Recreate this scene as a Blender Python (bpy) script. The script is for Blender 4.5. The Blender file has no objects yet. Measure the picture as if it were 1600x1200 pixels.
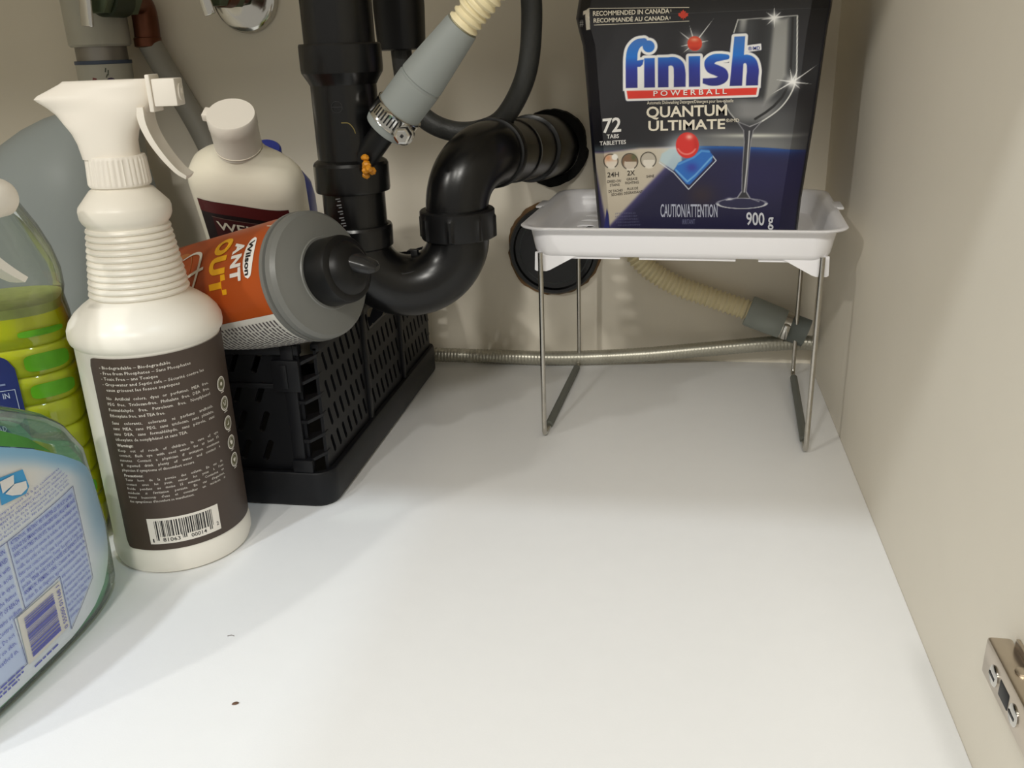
import bpy, bmesh, math, random
import numpy as np
from mathutils import Vector, Matrix

random.seed(4)
RNG = np.random.default_rng(4)
PI = math.pi
scene = bpy.context.scene
COL = scene.collection

# ------------------------------------------------------------------ camera
CAM_R = Matrix(((0.98464871, -0.02916287, 0.17209428),
                (0.17126678, 0.35168522, -0.92031799),
                (-0.0336839, 0.93566395, 0.35128103)))
cam_d = bpy.data.cameras.new('camera')
cam = bpy.data.objects.new('camera', cam_d)
COL.objects.link(cam)
cam.matrix_world = Matrix.Translation((0, 0, .32)) @ CAM_R.to_4x4()
cam_d.sensor_fit = 'HORIZONTAL'
cam_d.sensor_width = 36
cam_d.lens = 36 * 1407.88 / 1600
cam_d.clip_start = .01
scene.camera = cam

# ------------------------------------------------------------------ world, lamps, exposure
world = bpy.data.worlds.new('kitchen_air')
scene.world = world
world.use_nodes = True
bg = world.node_tree.nodes['Background']
bg.inputs[0].default_value = (1.0, .955, .85, 1)
bg.inputs[1].default_value = .40


def pot_light(name, loc, target, power, size, color):
    d = bpy.data.lights.new(name, 'AREA')
    d.shape = 'DISK'
    d.size = size
    d.energy = power
    d.color = color
    o = bpy.data.objects.new(name, d)
    COL.objects.link(o)
    o.location = loc
    v = Vector(target) - Vector(loc)
    o.rotation_euler = v.to_track_quat('-Z', 'Y').to_euler()
    return o


pot_light('ceiling_lamp_far', (-.75, -2.14, 2.2), (0, .7, .1), 17, .14, (1, .97, .90))
pot_light('ceiling_lamp_far_left', (-2.35, -2.14, 2.2), (0, .7, .1), 28, .14, (1, .97, .90))
pot_light('added_fill_lamp', (.15, -2.30, 2.2), (0, .7, .1), 36, .45, (1, .97, .90))  # added soft fill for the low back wall and floor under the tray
pot_light('ceiling_lamp_near', (-.92, -.69, 2.2), (0, .5, .1), 16, .10, (.90, .955, 1))
pot_light('ceiling_lamp_side', (.90, -.69, 2.2), (-.2, .5, .1), 8.5, .10, (.68, .85, 1))

scene.view_settings.view_transform = 'Standard'
scene.view_settings.look = 'None'
scene.view_settings.gamma = 1
scene.view_settings.use_curve_mapping = False
scene.view_settings.exposure = 0.0
scene.cycles.diffuse_bounces = 8


# ------------------------------------------------------------------ materials
def lin(c):
    c = np.asarray(c, float) / 255.0
    return np.where(c <= .04045, c / 12.92, ((c + .055) / 1.055) ** 2.4)


MATS = {}


def mat(name, rgb, rough=.5, metal=0, spec=.5, bump=0, bscale=200, vary=0, vscale=30, trans=0, ior=1.45,
        coat=0, sss=0, stretch=None):
    if name in MATS:
        return MATS[name]
    m = bpy.data.materials.new(name)
    m.use_nodes = True
    nt = m.node_tree
    p = nt.nodes['Principled BSDF']
    c = tuple(lin(rgb)) + (1,)
    p.inputs['Base Color'].default_value = c
    p.inputs['Roughness'].default_value = rough
    p.inputs['Metallic'].default_value = metal
    p.inputs['Specular IOR Level'].default_value = spec
    p.inputs['Transmission Weight'].default_value = trans
    p.inputs['IOR'].default_value = ior
    p.inputs['Coat Weight'].default_value = coat
    if sss:
        p.inputs['Subsurface Weight'].default_value = sss
        p.inputs['Subsurface Radius'].default_value = (.01, .01, .01)
        p.inputs['Subsurface Scale'].default_value = 1
    tc = nt.nodes.new('ShaderNodeTexCoord')
    src = tc.outputs['Object']
    if stretch:
        mp = nt.nodes.new('ShaderNodeMapping')
        mp.inputs['Scale'].default_value = stretch
        nt.links.new(src, mp.inputs[0])
        src = mp.outputs[0]
    if vary:
        n = nt.nodes.new('ShaderNodeTexNoise')
        n.inputs['Scale'].default_value = vscale
        n.inputs['Detail'].default_value = 4
        nt.links.new(src, n.inputs['Vector'])
        mx = nt.nodes.new('ShaderNodeMix')
        mx.data_type = 'RGBA'
        mx.inputs[6].default_value = tuple(x * (1 - vary) for x in c[:3]) + (1,)
        mx.inputs[7].default_value = tuple(min(1, x * (1 + vary)) for x in c[:3]) + (1,)
        nt.links.new(n.outputs['Fac'], mx.inputs[0])
        nt.links.new(mx.outputs[2], p.inputs['Base Color'])
    if bump:
        n = nt.nodes.new('ShaderNodeTexNoise')
        n.inputs['Scale'].default_value = bscale
        nt.links.new(src, n.inputs['Vector'])
        b = nt.nodes.new('ShaderNodeBump')
        b.inputs['Strength'].default_value = bump
        b.inputs['Distance'].default_value = .001
        nt.links.new(n.outputs['Fac'], b.inputs['Height'])
        nt.links.new(b.outputs[0], p.inputs['Normal'])
    MATS[name] = m
    return m


def mat_print(name, rough=.35, coat=0.0):
    """flat print: colour read from the printed colour attribute of the label"""
    if name in MATS:
        return MATS[name]
    m = bpy.data.materials.new(name)
    m.use_nodes = True
    nt = m.node_tree
    p = nt.nodes['Principled BSDF']
    a = nt.nodes.new('ShaderNodeVertexColor')
    a.layer_name = 'print'
    nt.links.new(a.outputs[0], p.inputs['Base Color'])
    p.inputs['Roughness'].default_value = rough
    p.inputs['Coat Weight'].default_value = coat
    MATS[name] = m
    return m


def mat_clear(name, tint, base=.06, edge=.75, rough=.06):
    """thin clear plastic: mostly see-through, glossier at grazing angles"""
    m = bpy.data.materials.new(name)
    m.use_nodes = True
    nt = m.node_tree
    nt.nodes.remove(nt.nodes['Principled BSDF'])
    out = nt.nodes['Material Output']
    tr = nt.nodes.new('ShaderNodeBsdfTransparent')
    tr.inputs[0].default_value = tuple(lin(tint)) + (1,)
    gl = nt.nodes.new('ShaderNodeBsdfGlossy')
    gl.inputs['Roughness'].default_value = rough
    df = nt.nodes.new('ShaderNodeBsdfDiffuse')
    df.inputs[0].default_value = (.55, .58, .58, 1)
    m1 = nt.nodes.new('ShaderNodeMixShader')
    m1.inputs[0].default_value = .16
    nt.links.new(gl.outputs[0], m1.inputs[1])
    nt.links.new(df.outputs[0], m1.inputs[2])
    fr = nt.nodes.new('ShaderNodeFresnel')
    fr.inputs[0].default_value = 1.4
    mr = nt.nodes.new('ShaderNodeMapRange')
    mr.inputs[3].default_value = base
    mr.inputs[4].default_value = edge
    nt.links.new(fr.outputs[0], mr.inputs[0])
    m2 = nt.nodes.new('ShaderNodeMixShader')
    nt.links.new(mr.outputs[0], m2.inputs[0])
    nt.links.new(tr.outputs[0], m2.inputs[1])
    nt.links.new(m1.outputs[0], m2.inputs[2])
    nt.links.new(m2.outputs[0], out.inputs[0])
    return m


def mat_liquid(name, diff, glow):
    """dyed liquid: light scatters through it, clear gloss on the surface"""
    m = bpy.data.materials.new(name)
    m.use_nodes = True
    nt = m.node_tree
    nt.nodes.remove(nt.nodes['Principled BSDF'])
    d = nt.nodes.new('ShaderNodeBsdfDiffuse')
    d.inputs[0].default_value = tuple(lin(diff)) + (1,)
    t = nt.nodes.new('ShaderNodeBsdfTranslucent')
    t.inputs[0].default_value = tuple(lin(glow)) + (1,)
    a = nt.nodes.new('ShaderNodeMixShader')
    a.inputs[0].default_value = .12
    nt.links.new(d.outputs[0], a.inputs[1])
    nt.links.new(t.outputs[0], a.inputs[2])
    g = nt.nodes.new('ShaderNodeBsdfGlossy')
    g.inputs['Roughness'].default_value = .1
    f = nt.nodes.new('ShaderNodeFresnel')
    f.inputs[0].default_value = 1.33
    b = nt.nodes.new('ShaderNodeMixShader')
    nt.links.new(f.outputs[0], b.inputs[0])
    nt.links.new(a.outputs[0], b.inputs[1])
    nt.links.new(g.outputs[0], b.inputs[2])
    nt.links.new(b.outputs[0], nt.nodes['Material Output'].inputs[0])
    return m


M_FLOOR = mat('white_laminate', (236, 237, 238), .32, spec=.4, bump=.04, bscale=900, vary=.015, vscale=60)
M_WALL = mat('warm_white_melamine', (229, 222, 207), .55, spec=.3, bump=.05, bscale=1400, vary=.02, vscale=25)
M_ABS = mat('black_abs', (12, 12, 13), .27, spec=.5, bump=.06, bscale=160)
M_ABSD = mat('black_abs_dull', (14, 14, 15), .40, spec=.4, bump=.08, bscale=120)
M_CRATE = mat('black_crate_plastic', (14, 15, 19), .45, spec=.35, bump=.05, bscale=300)
M_WHITE = mat('white_bottle_plastic', (236, 231, 220), .33, spec=.45, sss=.0)
M_SPRAY = mat('white_sprayer_plastic', (238, 232, 222), .42, spec=.4)
M_TRAY = mat('white_tray_plastic', (240, 239, 242), .30, spec=.45)
M_CHROME = mat('chrome', (205, 203, 198), .12, metal=1)
M_WIRE = mat('zinc_wire', (190, 186, 178), .25, metal=1, vary=.15, vscale=200)
M_SLEEVE = mat('grey_rubber_sleeve', (96, 98, 92), .6)
M_BOOT = mat('grey_rubber', (138, 143, 141), .55, bump=.05, bscale=200)
M_BOOTD = mat('dark_grey_rubber', (150, 156, 150), .6, bump=.05, bscale=200)
M_CREAM = mat('cream_corrugated', (230, 218, 180), .5)
M_HOSE = mat('charcoal_hose', (50, 51, 50), .5, bump=.3, bscale=500)
M_BROWN = mat('brown_label', (70, 58, 50), .45, vary=.05, vscale=40)
M_INK_W = mat('white_ink', (228, 222, 212), .5)
M_INK_K = mat('black_ink', (16, 16, 18), .5)


# ------------------------------------------------------------------ object helpers
PM = {}


def thing(name, label, cat, loc=(0, 0, 0), rot=None, group=None):
    o = bpy.data.objects.new(name, None)
    o.empty_display_size = .02
    COL.objects.link(o)
    m = Matrix.Translation(loc) @ (rot.to_4x4() if rot else Matrix.Identity(4))
    o.matrix_world = m
    PM[o.name] = m
    o['label'] = label
    o['category'] = cat
    if group:
        o['group'] = group
    return o


def obj(name, geo, m, parent=None, local=False, smooth=35, label=None, colors=None, kind=None):
    """link geometry given in world coordinates (or the parent's own frame) as one mesh object"""
    V, F = geo
    V = np.asarray(V, float)
    if parent is not None:
        pm = PM[parent.name]
        if not local:
            inv = np.array(pm.inverted())
            V = V @ inv[:3, :3].T + inv[:3, 3]
    me = bpy.data.meshes.new(name)
    me.from_pydata(V.tolist(), [], [list(map(int, f)) for f in F])
    if m:
        me.materials.append(m)
    if colors is not None:
        at = me.color_attributes.new('print', 'FLOAT_COLOR', 'POINT')
        c = np.ones((len(V), 4), np.float32)
        c[:, :3] = colors
        at.data.foreach_set('color', c.ravel())
    me.validate()
    me.update()
    if smooth:
        me.polygons.foreach_set('use_smooth', [True] * len(me.polygons))
        me.set_sharp_from_angle(angle=math.radians(smooth))
    o = bpy.data.objects.new(name, me)
    COL.objects.link(o)
    if parent is not None:
        o.parent = parent
        PM[o.name] = PM[parent.name]
    else:
        PM[o.name] = Matrix.Identity(4)
    if label:
        o['label'] = label
    if kind:
        o['kind'] = kind
    return o


def tag(o, label, cat, group=None):
    o['label'] = label
    o['category'] = cat
    if group:
        o['group'] = group
    return o


def join(*gs):
    V, F, n = [], [], 0
    for v, f in gs:
        v = np.asarray(v, float)
        if len(v) == 0:
            continue
        V.append(v)
        F += [[i + n for i in q] for q in f]
        n += len(v)
    if not V:
        return np.zeros((0, 3)), []
    return np.vstack(V), F


def xf(geo, M):
    V, F = geo
    A = np.array(M)
    return np.asarray(V) @ A[:3, :3].T + A[:3, 3], F


def mv(geo, d):
    return np.asarray(geo[0]) + np.array(d, float), geo[1]


def loft(loops, cap=True, ring=False):
    n = len(loops[0])
    V = np.vstack([np.asarray(l, float) for l in loops])
    F = []
    k = len(loops)
    for a in range(k if ring else k - 1):
        b = (a + 1) % k
        for i in range(n):
            j = (i + 1) % n
            F.append([a * n + i, a * n + j, b * n + j, b * n + i])
    if cap and not ring:
        F.append(list(range(n))[::-1])
        F.append(list(range((k - 1) * n, k * n)))
    return V, F


def circ(r, z, n, c=(0, 0)):
    t = np.arange(n) * 2 * PI / n
    return np.stack([c[0] + r * np.cos(t), c[1] + r * np.sin(t), np.full(n, z)], 1)


def lathe(prof, seg=48, c=(0, 0), cap=True):
    return loft([circ(max(r, 1e-5), z, seg, c) for r, z in prof], cap)


def superell(hx, hy, n, z, N=48, c=(0, 0)):
    t = np.arange(N) * 2 * PI / N
    ct, st = np.cos(t), np.sin(t)
    x = hx * np.sign(ct) * np.abs(ct) ** (2 / n)
    y = hy * np.sign(st) * np.abs(st) ** (2 / n)
    return np.stack([c[0] + x, c[1] + y, np.full(N, z)], 1)


def rrect(hx, hy, r, z, k=5, c=(0, 0)):
    P = []
    for q, (sx, sy) in enumerate(((1, 1), (-1, 1), (-1, -1), (1, -1))):
        for i in range(k + 1):
            a = (q + i / k) * PI / 2
            P.append((c[0] + sx * (hx - r) + r * math.cos(a), c[1] + sy * (hy - r) + r * math.sin(a), z))
    return np.array(P)


def box(x0, x1, y0, y1, z0, z1, bevel=0, seg=2):
    bm = bmesh.new()
    bmesh.ops.create_cube(bm, size=1)
    for v in bm.verts:
        v.co = ((x0 + x1) / 2 + v.co.x * (x1 - x0), (y0 + y1) / 2 + v.co.y * (y1 - y0), (z0 + z1) / 2 + v.co.z * (z1 - z0))
    if bevel:
        bmesh.ops.bevel(bm, geom=list(bm.edges), offset=bevel, segments=seg, affect='EDGES', profile=.5)
    bm.verts.ensure_lookup_table()
    V = [tuple(v.co) for v in bm.verts]
    F = [[v.index for v in f.verts] for f in bm.faces]
    bm.free()
    return np.array(V), F


def catmull(P, per=12):
    P = [np.array(p, float) for p in P]
    P = [2 * P[0] - P[1]] + P + [2 * P[-1] - P[-2]]
    out = []
    for i in range(1, len(P) - 2):
        a, b, c, d = P[i - 1:i + 3]
        for k in range(per):
            t = k / per
            out.append(.5 * (2 * b + (c - a) * t + (2 * a - 5 * b + 4 * c - d) * t * t + (3 * b - a - 3 * c + d) * t ** 3))
    out.append(P[-2])
    return np.array(out)


def resample(P, step):
    P = np.asarray(P, float)
    d = np.r_[0, np.cumsum(np.linalg.norm(np.diff(P, axis=0), axis=1))]
    n = max(2, int(round(d[-1] / step)) + 1)
    s = np.linspace(0, d[-1], n)
    return np.stack([np.interp(s, d, P[:, i]) for i in range(3)], 1), s


def tube(P, r, seg=16, cap=True, warp=None):
    """sweep a circle along the polyline P; r number, array, or warp(s, angle array) -> radius"""
    P = np.asarray(P, float)
    n = len(P)
    T = np.gradient(P, axis=0)
    T /= np.linalg.norm(T, axis=1)[:, None] + 1e-12
    up = np.array([0, 0, 1.]) if abs(T[0][2]) < .9 else np.array([1., 0, 0])
    u = np.cross(T[0], up)
    u /= np.linalg.norm(u)
    s = np.r_[0, np.cumsum(np.linalg.norm(np.diff(P, axis=0), axis=1))]
    t = np.arange(seg) * 2 * PI / seg
    loops = []
    for i in range(n):
        u = u - T[i] * np.dot(u, T[i])
        u /= np.linalg.norm(u)
        v = np.cross(T[i], u)
        rr = warp(s[i], t) if warp else (r[i] if np.ndim(r) else r) * np.ones(seg)
        loops.append(P[i] + (rr * np.cos(t))[:, None] * u + (rr * np.sin(t))[:, None] * v)
    return loft(loops, cap)


def axis_frame(origin, z, hint=(0, 0, 1)):
    z = Vector(z).normalized()
    x = Vector(hint).cross(z)
    x.normalize()
    y = z.cross(x)
    return Matrix(((x.x, y.x, z.x, origin[0]), (x.y, y.y, z.y, origin[1]), (x.z, y.z, z.z, origin[2]), (0, 0, 0, 1)))


def lathe_on(p0, p1, prof, seg=40):
    """profile (r, s) with s in metres from p0 along p0->p1"""
    d = np.array(p1, float) - np.array(p0, float)
    hint = (0, 0, 1) if abs(d[2]) < .95 * np.linalg.norm(d) else (0, 1, 0)
    return xf(lathe(prof, seg), axis_frame(p0, d, hint))


def curve_geo(cu):
    o = bpy.data.objects.new('tmp', cu)
    COL.objects.link(o)
    dg = bpy.context.evaluated_depsgraph_get()
    dg.update()
    me = bpy.data.meshes.new_from_object(o.evaluated_get(dg))
    V = np.array([v.co[:] for v in me.vertices]) if len(me.vertices) else np.zeros((0, 3))
    F = [list(p.vertices) for p in me.polygons]
    bpy.data.objects.remove(o)
    bpy.data.meshes.remove(me)
    return V, F


def plate(outer, holes, thick):
    """flat plate in its own u,v plane with real holes, thickness along w"""
    cu = bpy.data.curves.new('tmp', 'CURVE')
    cu.dimensions = '2D'
    cu.fill_mode = 'BOTH'
    cu.extrude = thick / 2
    for L in [outer] + holes:
        sp = cu.splines.new('POLY')
        sp.points.add(len(L) - 1)
        for q, (a, b) in zip(sp.points, L):
            q.co = (a, b, 0, 1)
        sp.use_cyclic_u = True
    g = curve_geo(cu)
    bpy.data.curves.remove(cu)
    return g


TXT = {}


def text_raw(s, bold=0., res=2):
    k = (s, bold, res)
    if k not in TXT:
        cu = bpy.data.curves.new('tmp', 'FONT')
        cu.body = s
        cu.size = 1
        cu.resolution_u = res
        cu.offset = bold
        cu.fill_mode = 'FRONT'
        g = curve_geo(cu)
        bpy.data.curves.remove(cu)
        TXT[k] = g
    V, F = TXT[k]
    return V.copy(), F


CAPH = {}


def text_fit(s, x0, y0, x1, y1, cap, bold=0., res=2, up=1, lean=0.):
    """text whose baseline runs (x0,y0)->(x1,y1), cap height cap; up=-1 when y grows downward"""
    V, F = text_raw(s, bold, res)
    if bold not in CAPH:
        CAPH[bold] = text_raw('H', bold, 2)[0][:, 1]
    h0, h1 = CAPH[bold].min(), CAPH[bold].max()
    a, b = V[:, 0].min(), V[:, 0].max()
    u = (V[:, 0] - a) / (b - a)
    v = (V[:, 1] - h0) / (h1 - h0) * cap
    X = x0 + (x1 - x0) * u + v * lean
    Y = y0 + (y1 - y0) * u + up * v
    return np.stack([X, Y, np.zeros(len(X))], 1), F


def text_width(s, cap, bold=0.):
    V, _ = text_raw(s, bold)
    if bold not in CAPH:
        CAPH[bold] = text_raw('H', bold, 2)[0][:, 1]
    return (V[:, 0].max() - V[:, 0].min()) * cap / (CAPH[bold].max() - CAPH[bold].min())


def wrap(geo, fn):
    V, F = geo
    V = np.asarray(V)
    return fn(V[:, 0], V[:, 1]), F


def rect2(x0, y0, x1, y1, nx=1, ny=1):
    V = [(x0 + (x1 - x0) * i / nx, y0 + (y1 - y0) * j / ny, 0) for j in range(ny + 1) for i in range(nx + 1)]
    F = [[j * (nx + 1) + i, j * (nx + 1) + i + 1, (j + 1) * (nx + 1) + i + 1, (j + 1) * (nx + 1) + i] for j in range(ny) for i in range(nx)]
    return np.array(V, float), F


def ring2(cx, cy, r0, r1, n=24, sx=1):
    t = np.arange(n) * 2 * PI / n
    a = np.stack([cx + sx * r0 * np.cos(t), cy + r0 * np.sin(t), 0 * t], 1)
    b = np.stack([cx + sx * r1 * np.cos(t), cy + r1 * np.sin(t), 0 * t], 1)
    return np.vstack([a, b]), [[i, (i + 1) % n, n + (i + 1) % n, n + i] for i in range(n)]


def disc2(cx, cy, r, n=20, sx=1):
    t = np.arange(n) * 2 * PI / n
    return np.stack([cx + sx * r * np.cos(t), cy + r * np.sin(t), 0 * t], 1), [list(range(n))]


def stroke2(P, w, per=8, smooth=True):
    """flat ribbon of width w along P (w may be an array per given point)"""
    P = np.array([(p[0], p[1], 0) for p in P], float)
    W = np.broadcast_to(np.asarray(w, float), (len(P),)) if np.ndim(w) else np.full(len(P), float(w))
    if smooth and len(P) > 2:
        Q = catmull(P, per)
        W = np.interp(np.linspace(0, len(P) - 1, len(Q)), np.arange(len(P)), W)
    else:
        Q = P
    T = np.gradient(Q, axis=0)
    T /= np.linalg.norm(T, axis=1)[:, None] + 1e-12
    N = np.stack([-T[:, 1], T[:, 0], 0 * T[:, 0]], 1)
    V = np.vstack([Q + N * W[:, None] / 2, Q - N * W[:, None] / 2])
    n = len(Q)
    return V, [[i, i + 1, n + i + 1, n + i] for i in range(n - 1)]


# ================================================================== THE CABINET (setting)
X_R, Y_B, Y_F, X_L, Z_T = .1435, .925, .24, -.80, .68


def struct(name, geo, m, smooth=30):
    return obj(name, geo, m, None, smooth=smooth, kind='structure')


struct('floor', box(X_L, X_R, Y_F, Y_B, -.018, 0, .0006), M_FLOOR)
struct('wall_back', box(X_L - .018, X_R + .018, Y_B, Y_B + .018, -.018, Z_T), M_WALL)
struct('wall_right', box(X_R, X_R + .018, Y_F, Y_B, -.10, Z_T, .0006), M_WALL)
struct('wall_left', box(X_L - .018, X_L, Y_F, Y_B, -.10, Z_T, .0006), M_WALL)
struct('ceiling', box(X_L - .018, X_R + .018, .195, Y_B + .018, Z_T, Z_T + .035, .002), M_WALL)
d1 = struct('door_1', box(X_R + .004, X_R + .022, -.20, Y_F - .004, .0, .665, .001), M_WALL)


# hinge arm on the right wall
hx0, hx1 = X_R - .011, X_R
hinge = thing('cabinet_hinge', 'nickel cabinet hinge arm screwed to the right wall near the front', 'hinge', (X_R, .30, .067))
M_NICKEL = mat('worn_nickel', (200, 188, 172), .28, metal=1, vary=.15, vscale=90)
obj('arm', box(hx0, hx1 - .001, .250, .341, .067, .0845, .0016), M_NICKEL, hinge)
obj('mounting_plate', box(hx1 - .0018, hx1, .252, .336, .062, .0875, .0006), M_NICKEL, hinge)
for yy in (.3265, .3035):
    sc = obj('screw', lathe_on((hx0 + .001, yy, .0755), (hx0 - .01, yy, .0755), [(.0044, 0), (.0044, .0014), (.0034, .0020)], 20), M_CHROME, hinge)
    obj('screw_slot', box(hx0 - .0012, hx0 - .0008, yy - .0030, yy + .0030, .0749, .0761), M_INK_K, sc)
obj('slot', box(hx0 - .0003, hx0 + .001, .3095, .3205, .0715, .0795, .0009), M_INK_K, hinge)
obj('top_rivet', lathe_on((X_R - .0045, .318, .0840), (X_R - .0045, .318, .09), [(.0030, 0), (.0028, .0012), (.0016, .0016)], 16), M_NICKEL, hinge)


# ================================================================== WALL HOLES
def ragged(cx, cz, r0, r1, y0, y1, jag, n=72, seed=1):
    g = np.random.default_rng(seed)
    t = np.arange(n) * 2 * PI / n
    ro = r1 + jag * np.convolve(np.r_[g.normal(size=n + 4)], np.ones(5) / 2.2, 'valid')[:n]
    L = []
    for rr, yy in ((np.full(n, r0), y0 + .0005), (np.full(n, r0), y1), (ro * .985, y1), (ro, y0 + .0005)):
        L.append(np.stack([cx + rr * np.cos(t), np.full(n, yy), cz + rr * np.sin(t)], 1))
    return loft(L, False, True)


hole = thing('capped_wall_pipe', 'black capped pipe stub in a ragged round wall hole behind the white shelf', 'pipe', (-.122, Y_B, .12))
M_RAG = mat('torn_brown_board', (120, 92, 62), .9, bump=.6, bscale=150, vary=.35, vscale=80)
HC = (-.1225, .1195)
obj('torn_board_edge', ragged(HC[0], HC[1], .044, .0502, Y_B, Y_B - .0025, .0010, seed=3), M_RAG, hole)
obj('pipe_rim', lathe_on((HC[0], Y_B, HC[1]), (HC[0], Y_B - .1, HC[1]), [(.0470, 0), (.0472, .005), (.0455, .0075), (.0425, .0075), (.041, .004)], 56), M_ABS, hole)
obj('pipe_cap', lathe_on((HC[0], Y_B, HC[1]), (HC[0], Y_B - .1, HC[1]), [(.0412, 0), (.0412, .003), (.036, .0042), (.033, .003), (0.02, .003), (.0, .0035)], 48),
    mat('dusty_black_plastic', (42, 46, 46), .5, bump=.2, bscale=60), hole)


# ================================================================== DRAIN TRAP
drain = thing('sink_drain_trap', 'black plastic sink drain with U-shaped trap running into the back wall', 'drain pipe', (-.233, .64, .12))
TX, TY = -.233, .64
ax0 = (TX, TY, .10)


def vert(prof):
    return mv(lathe([(r, z) for r, z in prof], 48), (TX, TY, 0))


obj('upper_pipe', vert([(.0246, .322), (.0248, .45)]), M_ABS, drain)
obj('upper_coupling', vert([(.0235, .2985), (.0245, .3005), (.0283, .3065), (.0287, .309), (.0287, .3245), (.028, .3257), (.0248, .3257)]), M_ABS, drain, smooth=20)
body = obj('branch_body', vert([(.0230, .2445), (.0232, .2495), (.0232, .2995)]), M_ABS, drain)
fx = Vector((-.06, -.64, 0)).normalized()


def on_pipe(du, z, r=.0234):
    """point on the pipe body: du metres sideways along its face as seen from the front"""
    a = math.atan2(-.94, .34) + du / r
    return TX + r * np.cos(a), TY + r * np.sin(a), z


def pipe_fn(u, v, r=.0234):
    a = math.atan2(-.94, .34) + np.asarray(u) / r
    return np.stack([TX + r * np.cos(a), TY + r * np.sin(a), np.asarray(v)], 1)


M_ABSM = mat('black_abs_raised', (26, 26, 27), .35)
obj('embossed_mark', wrap(join(ring2(-.006, .2845, .0035, .0041), rect2(-.0095, .2841, -.0025, .2849)), lambda u, v: pipe_fn(u, v, .0235)), M_ABSM, body)
obj('scratch', wrap(stroke2([(-.004, .274), (.001, .2735), (.004, .270), (.0052, .2665)], .0005), lambda u, v: pipe_fn(u, v, .02335)), mat('scratch_tan', (130, 115, 60), .6), body)
obj('lower_coupling', vert([(.0235, .2235), (.0268, .2245), (.0272, .2265), (.0272, .2435), (.0262, .2455), (.0232, .2475)]), M_ABS, drain, smooth=20)
lp = obj('lower_pipe', vert([(.0229, .196), (.0229, .226)]), M_ABS, drain)
g = []
for i, (u, v) in enumerate([(-.012, .2215), (-.0115, .217), (-.011, .2125), (-.0105, .208), (-.0095, .204)]):
    g += [stroke2([(u - .002, v), (u + .0018, v + .0006)], .0008), stroke2([(u - .0005, v - .0016), (u + .002, v - .0012)], .0007)]
obj('printed_mark', wrap(join(*g), lambda u, v: pipe_fn(u, v, .02305)), mat('faded_white_ink', (120, 122, 125), .6), lp)
obj('trap_hub', vert([(.0232, .182), (.0262, .184), (.0266, .1975), (.0258, .1995), (.023, .1995)]), M_ABS, drain, smooth=20)

RX, RY = -.162, .666
mid = np.array([(TX + RX) / 2, (TY + RY) / 2])
half = np.array([(RX - TX) / 2, (RY - TY) / 2])
br = np.linalg.norm(half)
Z0 = .1865
P = [(TX, TY, .200), (TX, TY, .193)]
for k in range(0, 33):
    a = PI * k / 32
    c2 = mid - half * math.cos(a)
    P.append((c2[0], c2[1], Z0 - br * math.sin(a) * .97))
P += [(RX, RY, .193), (RX, RY, .201)]
trap = obj('trap_bend', tube(P, .0236, 40), M_ABS, drain)
obj('clean_out_nub', box(mid[0] + .001, mid[0] + .0065, mid[1] - .002, mid[1] + .003, Z0 - br + .018, Z0 - br + .0290, .0008), M_ABSD, trap)
obj('seam_ridge', tube([(TX + half[0] * .35, TY + half[1] * .35 - .018, .168), (mid[0], mid[1] - .02, .1635), (RX - half[0] * .4, RY - .02, .166)], .0012, 8), M_ABSD, trap)


def nut(z):
    L = []
    n = 96
    t = np.arange(n) * 2 * PI / n
    lug = np.where((np.arange(n) % 12) < 2, .0016, 0)
    for r, zz, w in ((.0245, z - .0102, 0), (.0272, z - .0100, .3), (.0280, z - .0088, 1), (.0280, z + .006, 1), (.0284, z + .0075, 0), (.0284, z + .0108, 0), (.0275, z + .0118, 0), (.0238, z + .0118, 0)):
        rr = r + lug * w
        L.append(np.stack([RX + rr * np.cos(t), RY + rr * np.sin(t), np.full(n, zz)], 1))
    return loft(L)


obj('union_nut', nut(.1945), M_ABSD, drain)
# elbow turning to the wall
WE_ = np.array([-.126, Y_B, .224])
E1 = np.array([-.1425, .712, .2415])
dwall = (WE_ - E1) / np.linalg.norm(WE_ - E1)
bez = []
p0, p3 = np.array([RX, RY, .203]), E1
p1, p2 = p0 + np.array([0, 0, .031]), E1 - dwall * .034
for k in range(25):
    t = k / 24
    bez.append((1 - t) ** 3 * p0 + 3 * t * (1 - t) ** 2 * p1 + 3 * t * t * (1 - t) * p2 + t ** 3 * p3)
obj('elbow', tube(bez, np.linspace(.0236, .0252, 25), 40), M_ABS, drain)
LW = np.linalg.norm(WE_ - E1)
obj('elbow_hub', lathe_on(E1 - dwall * .003, WE_, [(.0245, 0), (.0268, .0005), (.0272, .003), (.0272, .010), (.0258, .0115)], 48), M_ABSD, drain)
obj('wall_pipe', lathe_on(E1, WE_, [(.0252, 0), (.0252, .06), (.0262, .061), (.0266, .064), (.0268, .16), (.0268, LW)], 48), M_ABS, drain)
obj('glue_line', lathe_on(E1, WE_, [(.0262, .0625), (.02675, .063), (.02675, .0636), (.0262, .0641)], 48), mat('grey_glue', (95, 95, 92), .5), drain)
obj('wall_coupling', lathe_on(E1, WE_, [(.0262, .125), (.0298, .126), (.0305, .129), (.0305, LW - .012), (.0305, LW)], 48), M_ABS, drain)
obj('wall_gasket', ragged(WE_[0] + .002, WE_[2] - .001, .029, .0375, Y_B, Y_B - .009, .0006, seed=8), mat('black_foam', (14, 14, 13), .95, bump=.8, bscale=220), drain)
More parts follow.
